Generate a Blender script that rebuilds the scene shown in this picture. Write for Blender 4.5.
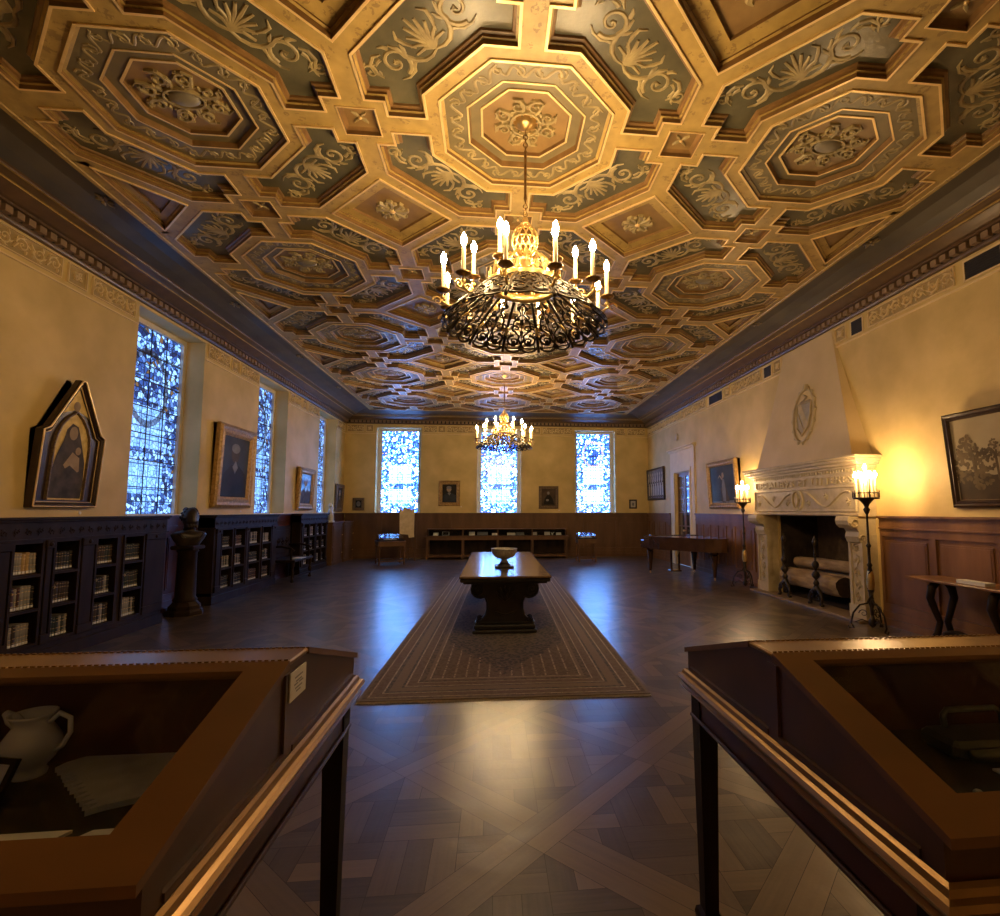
import bpy, math, random
from math import pi, sin, cos, atan2, sqrt, hypot
from mathutils import Vector, Matrix
rnd = random.Random(7)
S = bpy.context.scene
COL = S.collection
for o in list(bpy.data.objects): bpy.data.objects.remove(o)

# ------------------------------------------------------------------ camera, world, exposure
cd = bpy.data.cameras.new('camera'); cam = bpy.data.objects.new('camera', cd); COL.objects.link(cam)
cam.location = (0, 0, 1.6)
PITCH, YAW = 0.0845, 0.0978
cam.rotation_euler = (pi/2 + PITCH, 0, -YAW)
cd.sensor_fit = 'HORIZONTAL'; cd.sensor_width = 36; cd.lens = 511.35/1000*36
cd.shift_x = -0.04367; cd.shift_y = 0.0096
cd.clip_start = 0.05; cd.clip_end = 100
S.camera = cam
S.view_settings.view_transform = 'Standard'; S.view_settings.look = 'None'
S.view_settings.gamma = 1; S.view_settings.use_curve_mapping = False
S.view_settings.exposure = 0.0
S.cycles.sample_clamp_indirect = 6.0
W = bpy.data.worlds.new('world'); S.world = W; W.use_nodes = True
W.node_tree.nodes['Background'].inputs[0].default_value = (0.35, 0.55, 1, 1)
W.node_tree.nodes['Background'].inputs[1].default_value = 1.0
BULB = 390.0      # chandelier bulb radiance
TORCH = 270.0
WIN = 24.0

# ------------------------------------------------------------------ room dimensions
XL, XR, YF, YB = -5.12, 5.60, -1.04, 18.12
A = 1.422                       # half spacing of the ceiling lattice
CX, CY, ZC = 0.2557, 4.2561, 4.93
ZT = 4.60                       # wall top under the cornice
ZW = 1.53                       # wainscot top

# ------------------------------------------------------------------ materials
def newmat(name):
    m = bpy.data.materials.new(name); m.use_nodes = True
    nt = m.node_tree; return m, nt, nt.nodes['Principled BSDF']
def node(nt, t, **k):
    n = nt.nodes.new(t)
    for a, b in k.items():
        if a.startswith('i_'):
            key = a[2:]; key = int(key) if key.isdigit() else key.replace('_', ' ')
            v = b
            if hasattr(v, 'links') or isinstance(v, bpy.types.NodeSocket): nt.links.new(v, n.inputs[key])
            else: n.inputs[key].default_value = v
        else: setattr(n, a, b)
    return n
def math_(nt, op, a, b=None, c=None, clamp=False):
    n = nt.nodes.new('ShaderNodeMath'); n.operation = op; n.use_clamp = clamp
    for i, v in enumerate((a, b, c)):
        if v is None: continue
        if isinstance(v, bpy.types.NodeSocket): nt.links.new(v, n.inputs[i])
        else: n.inputs[i].default_value = v
    return n.outputs[0]
def mixc(nt, f, a, b):
    n = nt.nodes.new('ShaderNodeMix'); n.data_type = 'RGBA'
    for s, v in ((n.inputs[0], f), (n.inputs[6], a), (n.inputs[7], b)):
        if isinstance(v, bpy.types.NodeSocket): nt.links.new(v, s)
        else: s.default_value = v if not isinstance(v, tuple) else (*v, 1)[:4]
    return n.outputs[2]
def pm(name, c1, c2=None, scale=6, rough=.5, metal=0, bump=0, bscale=None, spec=.5, coat=0, crough=.1, stretch=None, detail=4, wear=None):
    m, nt, b = newmat(name)
    tc = node(nt, 'ShaderNodeTexCoord').outputs['Object']
    mp = nt.nodes.new('ShaderNodeMapping'); nt.links.new(tc, mp.inputs[0])
    if stretch: mp.inputs['Scale'].default_value = stretch
    nz = node(nt, 'ShaderNodeTexNoise', i_Scale=scale, i_Detail=detail); nt.links.new(mp.outputs[0], nz.inputs['Vector'])
    cr = nt.nodes.new('ShaderNodeValToRGB'); nt.links.new(nz.outputs[0], cr.inputs[0])
    c2 = c2 or c1
    cr.color_ramp.elements[0].position = .32; cr.color_ramp.elements[0].color = (*c1, 1)
    cr.color_ramp.elements[1].position = .68; cr.color_ramp.elements[1].color = (*c2, 1)
    nt.links.new(cr.outputs[0], b.inputs['Base Color'])
    b.inputs['Roughness'].default_value = rough; b.inputs['Metallic'].default_value = metal
    b.inputs['Specular IOR Level'].default_value = spec
    b.inputs['Coat Weight'].default_value = coat; b.inputs['Coat Roughness'].default_value = crough
    if bump:
        n2 = node(nt, 'ShaderNodeTexNoise', i_Scale=bscale or scale*4, i_Detail=3); nt.links.new(mp.outputs[0], n2.inputs['Vector'])
        bp = node(nt, 'ShaderNodeBump', i_Strength=bump, i_Distance=.02); nt.links.new(n2.outputs[0], bp.inputs['Height'])
        nt.links.new(bp.outputs[0], b.inputs['Normal'])
    return m
def emit(name, c, s):
    m, nt, b = newmat(name)
    b.inputs['Base Color'].default_value = (*c, 1); b.inputs['Emission Color'].default_value = (*c, 1); b.inputs['Emission Strength'].default_value = s
    return m
M = {}
M['plaster'] = pm('ochre_plaster', (.54, .385, .135), (.72, .525, .215), 1.5, .62, bump=.12, bscale=14)
M['plaster_relief'] = pm('plaster_relief', (.70, .53, .27), (.78, .60, .32), 5, .55)
M['friezeshade'] = pm('frieze_recess_shade', (.36, .25, .10), (.44, .31, .13), 6, .6)
M['reveal'] = pm('window_reveal_plaster', (.62, .47, .24), (.70, .54, .30), 2, .6)
M['stonesill'] = pm('pale_stone_and_lit_reveal', (.66, .60, .50), (.72, .66, .56), 5, .5)
M['stone'] = pm('carved_limestone', (.46, .36, .20), (.58, .465, .28), 7, .6, bump=.15, bscale=50)
M['stone2'] = pm('hood_plaster', (.62, .46, .23), (.70, .53, .29), 2, .6, bump=.08, bscale=14)
M['stonegrey'] = pm('grey_shield_stone', (.36, .31, .25), (.44, .38, .31), 12, .6)
M['hearthstone'] = pm('worn_hearth_stone', (.20, .13, .075), (.30, .21, .12), 6, .45)
M['soot'] = pm('sooty_firebrick', (.025, .018, .014), (.06, .04, .025), 6, .8, bump=.3, bscale=20)
M['fireback'] = pm('firebrick', (.10, .06, .03), (.15, .09, .045), 9, .8, bump=.3, bscale=20)
M['gold'] = pm('gilded_band', (.35, .23, .066), (.46, .31, .095), 9, .42, bump=.08, bscale=40)
def sprigs(m):
    nt = m.node_tree; b = nt.nodes['Principled BSDF']; src = b.inputs['Base Color'].links[0].from_socket
    tc = node(nt, 'ShaderNodeTexCoord').outputs['Object']
    vo = node(nt, 'ShaderNodeTexVoronoi', i_Scale=7.5, i_Vector=tc); n2 = node(nt, 'ShaderNodeTexNoise', i_Scale=34, i_Detail=2, i_Vector=tc)
    f = math_(nt, 'MULTIPLY', math_(nt, 'LESS_THAN', vo.outputs['Distance'], .34), math_(nt, 'GREATER_THAN', n2.outputs[0], .52))
    nt.links.new(mixc(nt, math_(nt, 'MULTIPLY', f, .5), src, (.16, .085, .03)), b.inputs['Base Color'])
sprigs(M['gold'])
M['goldlip'] = pm('bright_gilding', (.80, .56, .24), (.90, .66, .32), 9, .35, metal=.35)
M['brownmould'] = pm('brown_moulding', (.17, .09, .03), (.25, .135, .047), 10, .38)
M['panel'] = pm('painted_panel', (.075, .067, .042), (.14, .122, .070), 3, .27, bump=.10, bscale=20)
M['ring'] = pm('olive_gold_ring', (.13, .10, .048), (.20, .155, .075), 5, .36)
M['scroll'] = pm('painted_scroll', (.22, .165, .075), (.42, .32, .145), 9, .40)
M['medal'] = pm('medallion_ground', (.20, .115, .042), (.28, .17, .062), 6, .40)
M['boss'] = pm('grey_boss', (.20, .17, .13), (.28, .24, .18), 6, .4)
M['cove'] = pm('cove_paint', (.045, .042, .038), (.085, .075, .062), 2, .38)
M['cornice'] = pm('cornice_wood', (.085, .047, .021), (.13, .073, .032), 5, .35)
M['dentil'] = pm('dentil_wood', (.22, .14, .075), (.28, .18, .10), 5, .4)
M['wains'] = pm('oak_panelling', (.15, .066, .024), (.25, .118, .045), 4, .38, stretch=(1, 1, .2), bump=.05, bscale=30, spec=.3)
M['wainsback'] = pm('darker_oak_panelling', (.095, .046, .022), (.155, .078, .037), 4, .42, stretch=(1, 1, .2), bump=.05, bscale=30, spec=.3)  # darker brown oak for the back wall and far furniture
M['dark'] = pm('ebonised_oak', (.014, .008, .005), (.032, .018, .010), 6, .46, stretch=(1, 1, .3), spec=.10)
M['darkred'] = pm('dark_mahogany', (.045, .012, .006), (.085, .024, .010), 6, .28, stretch=(1, 1, .25))
M['mahog'] = pm('polished_mahogany', (.048, .020, .007), (.085, .034, .011), 5, .34, stretch=(.3, 1, 1), coat=.15)
M['mahoglt'] = pm('gold_lit_moulding', (.20, .105, .032), (.34, .19, .062), 5, .30, metal=.55, stretch=(1, .2, 1))  # gold tint and metallic put the lit sheen into the mahogany mouldings
M['mahogtop'] = pm('warm_case_frame', (.10, .042, .010), (.165, .070, .017), 4, .34, stretch=(.3, 1, 1), coat=.25, crough=.25)
M['tablewood'] = pm('black_walnut', (.012, .010, .009), (.028, .022, .018), 7, .35, bump=.1, bscale=60)
M['tabletop'] = pm('worn_glossy_top', (.10, .055, .030), (.17, .10, .055), 6, .2, stretch=(3, .6, 1), coat=.4, crough=.1)
M['velvet'] = pm('dark_case_lining', (.012, .008, .007), (.020, .012, .011), 6, .9)
M['linered'] = pm('maroon_lining', (.055, .012, .010), (.075, .018, .014), 6, .8)
M['iron'] = pm('wrought_iron', (.030, .022, .016), (.07, .05, .03), 12, .4, metal=.7)
M['bronze'] = pm('dark_gilt_bronze', (.16, .09, .035), (.30, .18, .07), 18, .35, metal=.85)
M['brass'] = pm('gilt_brass', (.75, .50, .18), (.90, .62, .26), 18, .28, metal=.9)
M['bronzebust'] = pm('patinated_bronze', (.020, .014, .011), (.050, .034, .026), 9, .35, metal=.4)
M['marble'] = pm('white_marble', (.62, .60, .55), (.75, .73, .68), 8, .35)
M['white'] = pm('white_card', (.70, .68, .64), (.76, .74, .70), 5, .7)
M['ink'] = pm('grey_ink', (.25, .25, .26), (.3, .3, .3), 5, .7)
M['candle'] = pm('cream_candle', (.85, .68, .38), (.90, .74, .45), 5, .5)
M['logbark'] = pm('log_bark', (.30, .19, .09), (.52, .36, .19), 12, .85, stretch=(1, .25, 1), bump=.6, bscale=30)
M['logend'] = pm('log_end', (.030, .016, .010), (.06, .03, .018), 12, .85)
M['porcelain'] = pm('blue_tinted_porcelain', (.50, .52, .80), (.62, .64, .90), 5, .25)  # blue reflection of the case glass is mixed into the jug's colour
M['textile'] = pm('pale_textile', (.38, .40, .60), (.48, .50, .72), 20, .9, bump=.2, bscale=200)  # blue of the reflecting case glass is mixed in here as well
M['paper'] = pm('off_white_paper', (.55, .50, .46), (.66, .61, .56), 8, .8)
M['steel'] = pm('dull_steel', (.10, .11, .11), (.18, .19, .19), 10, .35, metal=.6)
M['grille'] = pm('dark_grille_and_gap_shade', (.012, .008, .006), (.02, .014, .01), 8, .6)
M['piano'] = pm('piano_case', (.050, .022, .012), (.075, .034, .018), 5, .22, coat=.5, crough=.06)
M['ivory'] = pm('ivory_keys', (.75, .75, .72), (.8, .8, .78), 5, .3)
M['giltframe'] = pm('carved_gilt', (.30, .17, .055), (.55, .35, .13), 22, .42, metal=.35, bump=.4, bscale=40)
M['brownframe'] = pm('brown_frame', (.10, .06, .03), (.20, .13, .06), 30, .45, bump=.3, bscale=60)
M['darkframe'] = pm('dark_frame', (.030, .014, .010), (.05, .025, .016), 12, .35)
M['tan'] = pm('tan_parchment', (.66, .50, .28), (.78, .62, .36), 12, .8)
M['fringe'] = pm('rug_fringe', (.35, .30, .25), (.45, .40, .33), 60, .95)
M['bulb'] = emit('lit_bulb', (1.0, .69, .33), BULB)
M['tbulb'] = emit('lit_torch_bulb', (1.0, .66, .32), TORCH)
M['silver'] = pm('chased_silver', (.35, .33, .29), (.62, .59, .52), 40, .32, metal=.7, bump=.5, bscale=50)
def glassmat():
    m, nt, b = newmat('clear_glass')
    nt.nodes.remove(b); out = nt.nodes['Material Output']
    geo = nt.nodes.new('ShaderNodeNewGeometry'); dt = node(nt, 'ShaderNodeVectorMath', operation='DOT_PRODUCT'); nt.links.new(geo.outputs['Normal'], dt.inputs[0]); nt.links.new(geo.outputs['Incoming'], dt.inputs[1])
    fz0 = math_(nt, 'POWER', math_(nt, 'SUBTRACT', 1.0, math_(nt, 'ABSOLUTE', dt.outputs['Value'])), 5.0)
    frv = math_(nt, 'ADD', math_(nt, 'MULTIPLY', fz0, .5), .009)
    t = nt.nodes.new('ShaderNodeBsdfTransparent'); t.inputs[0].default_value = (.93, .95, .95, 1)
    g = nt.nodes.new('ShaderNodeBsdfGlossy'); g.inputs['Roughness'].default_value = .04
    mx = nt.nodes.new('ShaderNodeMixShader'); nt.links.new(frv, mx.inputs[0]); nt.links.new(t.outputs[0], mx.inputs[1]); nt.links.new(g.outputs[0], mx.inputs[2])
    nt.links.new(mx.outputs[0], out.inputs[0]); return m
M['glass'] = glassmat()
M['doorglass'] = pm('door_glass_dark_room', (.03, .03, .035), (.05, .05, .055), 2, .12, coat=1, crough=.04)  # opaque pane; its dark colour stands in for the unlit room behind
def artmat(name, cols, scale, seed, coat=.6, cr=.08):
    m = pm(name, cols[0], cols[1], scale, .45, coat=coat, crough=cr, bump=.03, bscale=60)
    return m
def floormat():
    m, nt, b = newmat('parquet_oak')
    at = node(nt, 'ShaderNodeAttribute', attribute_name='tone')
    tc = node(nt, 'ShaderNodeTexCoord').outputs['Object']
    nz = node(nt, 'ShaderNodeTexNoise', i_Scale=9, i_Detail=5, i_Vector=tc)
    sp = node(nt, 'ShaderNodeSeparateColor', i_Color=at.outputs['Color'])
    xyz = node(nt, 'ShaderNodeSeparateXYZ', i_0=tc)
    cs = math_(nt, 'SUBTRACT', math_(nt, 'MULTIPLY', sp.outputs[1], 2.0), 1.0); sn = math_(nt, 'SUBTRACT', math_(nt, 'MULTIPLY', sp.outputs[2], 2.0), 1.0)
    al = math_(nt, 'ADD', math_(nt, 'MULTIPLY', xyz.outputs[0], cs), math_(nt, 'MULTIPLY', xyz.outputs[1], sn))
    pe = math_(nt, 'SUBTRACT', math_(nt, 'MULTIPLY', xyz.outputs[1], cs), math_(nt, 'MULTIPLY', xyz.outputs[0], sn))
    cv_ = node(nt, 'ShaderNodeCombineXYZ', i_0=math_(nt, 'MULTIPLY', al, 2.5), i_1=math_(nt, 'MULTIPLY', pe, 55.0), i_2=math_(nt, 'MULTIPLY', sp.outputs[0], 40.0))
    gr = node(nt, 'ShaderNodeTexNoise', i_Scale=1.0, i_Detail=3, i_Vector=cv_.outputs[0])
    tt = math_(nt, 'POWER', sp.outputs[0], 1.5)
    t = math_(nt, 'ADD', math_(nt, 'MULTIPLY', tt, .80), math_(nt, 'ADD', math_(nt, 'MULTIPLY', nz.outputs[0], .14), math_(nt, 'MULTIPLY', math_(nt, 'SUBTRACT', gr.outputs[0], .4), .38)))
    c = mixc(nt, math_(nt, 'MULTIPLY', t, .95, clamp=True), (.020, .013, .009), (.20, .134, .080))
    nt.links.new(c, b.inputs['Base Color'])
    r = math_(nt, 'ADD', math_(nt, 'MULTIPLY', nz.outputs[0], .10), math_(nt, 'MULTIPLY', gr.outputs[0], .10))
    nt.links.new(math_(nt, 'ADD', r, .24), b.inputs['Roughness'])
    b.inputs['Specular IOR Level'].default_value = .55
    b.inputs['Coat Weight'].default_value = .8; b.inputs['Coat Roughness'].default_value = .25
    n2 = node(nt, 'ShaderNodeTexNoise', i_Scale=3.2, i_Detail=2, i_Vector=tc)
    n3 = node(nt, 'ShaderNodeTexNoise', i_Scale=45, i_Detail=2, i_Vector=tc)
    h = math_(nt, 'ADD', math_(nt, 'MULTIPLY', n2.outputs[0], .6), math_(nt, 'MULTIPLY', n3.outputs[0], .06))
    bp = node(nt, 'ShaderNodeBump', i_Strength=.26, i_Distance=.03, i_Height=h)
    nt.links.new(bp.outputs[0], b.inputs['Normal']); nt.links.new(bp.outputs[0], b.inputs['Coat Normal'])
    return m
M['floor'] = floormat()
M['gap'] = pm('parquet_joint', (.012, .007, .004), (.02, .011, .006), 5, .6)
RW, RL = 2.51, 8.15          # rug half sizes come from these
def rugmat():
    m, nt, b = newmat('oriental_rug')
    tc = node(nt, 'ShaderNodeTexCoord').outputs['Object']
    xyz = node(nt, 'ShaderNodeSeparateXYZ', i_0=tc)
    ax = math_(nt, 'ABSOLUTE', xyz.outputs[0]); ay = math_(nt, 'ABSOLUTE', xyz.outputs[1])
    dx = math_(nt, 'SUBTRACT', RW/2, ax); dy = math_(nt, 'SUBTRACT', RL/2, ay)
    d = math_(nt, 'MINIMUM', dx, dy)
    nz = node(nt, 'ShaderNodeTexNoise', i_Scale=30, i_Detail=3, i_Vector=tc)
    vo = node(nt, 'ShaderNodeTexVoronoi', i_Scale=16, i_Vector=tc)
    dn = math_(nt, 'ADD', d, math_(nt, 'MULTIPLY', math_(nt, 'SUBTRACT', nz.outputs[0], .5), .012))
    cr = nt.nodes.new('ShaderNodeValToRGB'); cr.color_ramp.interpolation = 'CONSTANT'
    nt.links.new(math_(nt, 'MULTIPLY', dn, 1.0), cr.inputs[0])
    cream, brn, red, blu, tan = (.44, .37, .30, 1), (.060, .041, .034, 1), (.115, .070, .056, 1), (.038, .036, .048, 1), (.18, .135, .105, 1)
    seq = [(0, tan), (.03, brn), (.07, cream), (.085, red), (.17, cream), (.185, blu), (.22, tan), (.31, blu), (.335, cream), (.35, red), (.43, cream), (.445, brn), (.50, tan), (.53, cream), (.545, brn)]
    e = cr.color_ramp.elements
    e[0].position = 0; e[0].color = tan
    e[1].position = seq[1][0]; e[1].color = seq[1][1]
    for p_, c_ in seq[2:]:
        q = e.new(p_); q.color = c_
    # field: lozenge medallion, dark, with paler stripes outside
    loz = math_(nt, 'ADD', math_(nt, 'DIVIDE', ax, 3.45/1.7), math_(nt, 'DIVIDE', ay, 3.45))
    lz = math_(nt, 'ADD', loz, math_(nt, 'MULTIPLY', math_(nt, 'SUBTRACT', vo.outputs['Distance'], .4), .12))
    stripe = math_(nt, 'PINGPONG', xyz.outputs[0], .055)
    st = math_(nt, 'MULTIPLY', math_(nt, 'GREATER_THAN', stripe, .046), math_(nt, 'GREATER_THAN', nz.outputs[0], .44))
    field = mixc(nt, st, (.095, .062, .050), (.42, .35, .28))
    field = mixc(nt, math_(nt, 'LESS_THAN', lz, 1.0), field, (.012, .012, .020))
    inner = mixc(nt, math_(nt, 'LESS_THAN', lz, .38), field, (.14, .07, .05))
    col = mixc(nt, math_(nt, 'GREATER_THAN', d, .56), cr.outputs[0], inner)
    v2 = node(nt, 'ShaderNodeTexVoronoi', i_Scale=24, i_Vector=tc)
    vcol = mixc(nt, math_(nt, 'MULTIPLY', math_(nt, 'GREATER_THAN', v2.outputs['Distance'], .48), .55), col, (.17, .13, .10))
    v3 = node(nt, 'ShaderNodeTexVoronoi', i_Scale=33, i_Vector=tc)
    vcol = mixc(nt, math_(nt, 'MULTIPLY', math_(nt, 'LESS_THAN', v3.outputs['Distance'], .17), .6), vcol, (.04, .03, .04))
    nt.links.new(vcol, b.inputs['Base Color']); b.inputs['Roughness'].default_value = .95
    b.inputs['Sheen Weight'].default_value = .15
    bp = node(nt, 'ShaderNodeBump', i_Strength=.3, i_Distance=.01, i_Height=nz.outputs[0]); nt.links.new(bp.outputs[0], b.inputs['Normal'])
    return m
M['rug'] = rugmat()
def stained(name, w, h, kind):
    """leaded stained glass lit by the sky outside; pane coordinates x (0..w), z (0..h)"""
    m, nt, b = newmat(name)
    tc = node(nt, 'ShaderNodeTexCoord').outputs['UV']
    sx = node(nt, 'ShaderNodeSeparateXYZ', i_0=tc); x, z = sx.outputs[0], sx.outputs[1]
    sc = 19 if kind != 'side' else 15
    nzv = node(nt, 'ShaderNodeTexNoise', i_Scale=5, i_Vector=tc)
    wv = node(nt, 'ShaderNodeMix', data_type='VECTOR', i_0=.06); nt.links.new(tc, wv.inputs[4]); nt.links.new(nzv.outputs['Color'], wv.inputs[5])
    vo = node(nt, 'ShaderNodeTexVoronoi', i_Scale=sc); nt.links.new(wv.outputs[1], vo.inputs['Vector'])
    ve = node(nt, 'ShaderNodeTexVoronoi', feature='DISTANCE_TO_EDGE', i_Scale=sc); nt.links.new(wv.outputs[1], ve.inputs['Vector'])
    rv = node(nt, 'ShaderNodeSeparateColor', i_Color=vo.outputs['Color'])
    ramp = nt.nodes.new('ShaderNodeValToRGB'); ramp.color_ramp.interpolation = 'CONSTANT'; nt.links.new(rv.outputs[0], ramp.inputs[0])
    if kind == 'side': cols = [(0, (.010, .030, .13)), (.24, (.035, .085, .26)), (.42, (.09, .20, .46)), (.60, (.15, .30, .60)), (.80, (.004, .009, .045)), (.94, (.06, .035, .015))]
    else: cols = [(0, (.006, .022, .10)), (.24, (.012, .045, .30)), (.46, (.06, .22, .80)), (.62, (.26, .56, 1.25)), (.80, (.004, .016, .09)), (.93, (.13, .10, .05))]
    e = ramp.color_ramp.elements
    e[0].position = 0; e[0].color = (*cols[0][1], 1); e[1].position = cols[1][0]; e[1].color = (*cols[1][1], 1)
    for p_, c_ in cols[2:]: q = e.new(p_); q.color = (*c_, 1)
    col = ramp.outputs[0]
    # pale quarries in the middle field
    dxm = math_(nt, 'ABSOLUTE', math_(nt, 'SUBTRACT', x, w/2))
    mid = math_(nt, 'LESS_THAN', dxm, w*.30)
    quar = (.085, .24, .62) if kind != 'side' else (.13, .30, .68)
    lo = math_(nt, 'MULTIPLY', math_(nt, 'GREATER_THAN', z, .32), math_(nt, 'LESS_THAN', z, h*.58))
    band = math_(nt, 'LESS_THAN', math_(nt, 'ABSOLUTE', math_(nt, 'SUBTRACT', z, h*.32)), .10)
    f = math_(nt, 'MULTIPLY', math_(nt, 'MULTIPLY', mid, lo), math_(nt, 'SUBTRACT', 1.0, band))
    f = math_(nt, 'MULTIPLY', f, {'side': .55, 'a': .9, 'b': .6, 'c': .92}[kind])
    col = mixc(nt, f, col, quar)
    # medallion / shield
    if kind in ('c', 'side'):
        cz = h*.68 if kind == 'side' else h*.74
        rr = .46 if kind == 'side' else .36
        ex = math_(nt, 'DIVIDE', dxm, rr); ez = math_(nt, 'DIVIDE', math_(nt, 'SUBTRACT', z, cz), rr*1.25)
        r = math_(nt, 'SQRT', math_(nt, 'ADD', math_(nt, 'MULTIPLY', ex, ex), math_(nt, 'MULTIPLY', ez, ez)))
        ring = math_(nt, 'LESS_THAN', math_(nt, 'ABSOLUTE', math_(nt, 'SUBTRACT', r, 1)), .09)
        col = mixc(nt, math_(nt, 'MULTIPLY', ring, .8), col, (.10, .07, .05) if kind == 'c' else (.010, .007, .006))
        if kind == 'c':
            blob = math_(nt, 'MULTIPLY', math_(nt, 'LESS_THAN', r, .55), math_(nt, 'GREATER_THAN', nzv.outputs[0], .45))
            col = mixc(nt, blob, col, (.004, .014, .08))
            stem = math_(nt, 'MULTIPLY', math_(nt, 'LESS_THAN', dxm, .05), math_(nt, 'MULTIPLY', math_(nt, 'LESS_THAN', r, .9), math_(nt, 'LESS_THAN', z, cz)))
            col = mixc(nt, stem, col, (.004, .014, .08))
    if kind in ('a', 'b'):
        for k, cz in enumerate((.42, .70)):
            ex = math_(nt, 'DIVIDE', dxm, .07); ez = math_(nt, 'DIVIDE', math_(nt, 'SUBTRACT', z, h*(.18 + .25*k)), .18)
            r = math_(nt, 'ADD', math_(nt, 'MULTIPLY', ex, ex), math_(nt, 'MULTIPLY', ez, ez))
            ring = math_(nt, 'LESS_THAN', math_(nt, 'ABSOLUTE', math_(nt, 'SUBTRACT', r, 1)), .3)
            col = mixc(nt, math_(nt, 'MULTIPLY', ring, .75), col, (.01, .03, .09))
    # leading
    lead = math_(nt, 'LESS_THAN', ve.outputs['Distance'], .07 if kind == 'side' else .085)
    qx = math_(nt, 'LESS_THAN', math_(nt, 'PINGPONG', x, w/14), .009); qz = math_(nt, 'LESS_THAN', math_(nt, 'PINGPONG', z, h/30), .009)
    ql = math_(nt, 'MULTIPLY', math_(nt, 'MAXIMUM', qx, qz), .88)
    inv = math_(nt, 'SUBTRACT', 1.0, f)
    L = math_(nt, 'MAXIMUM', math_(nt, 'MULTIPLY', lead, math_(nt, 'ADD', math_(nt, 'MULTIPLY', inv, .60), .36)), ql)
    col = mixc(nt, L, col, (.0015, .002, .005))
    nt.links.new(col, b.inputs['Emission Color']); b.inputs['Emission Strength'].default_value = WIN*(.18 if kind == 'side' else 1)
    b.inputs['Base Color'].default_value = (.02, .03, .05, 1); b.inputs['Roughness'].default_value = .2
    return m

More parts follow.
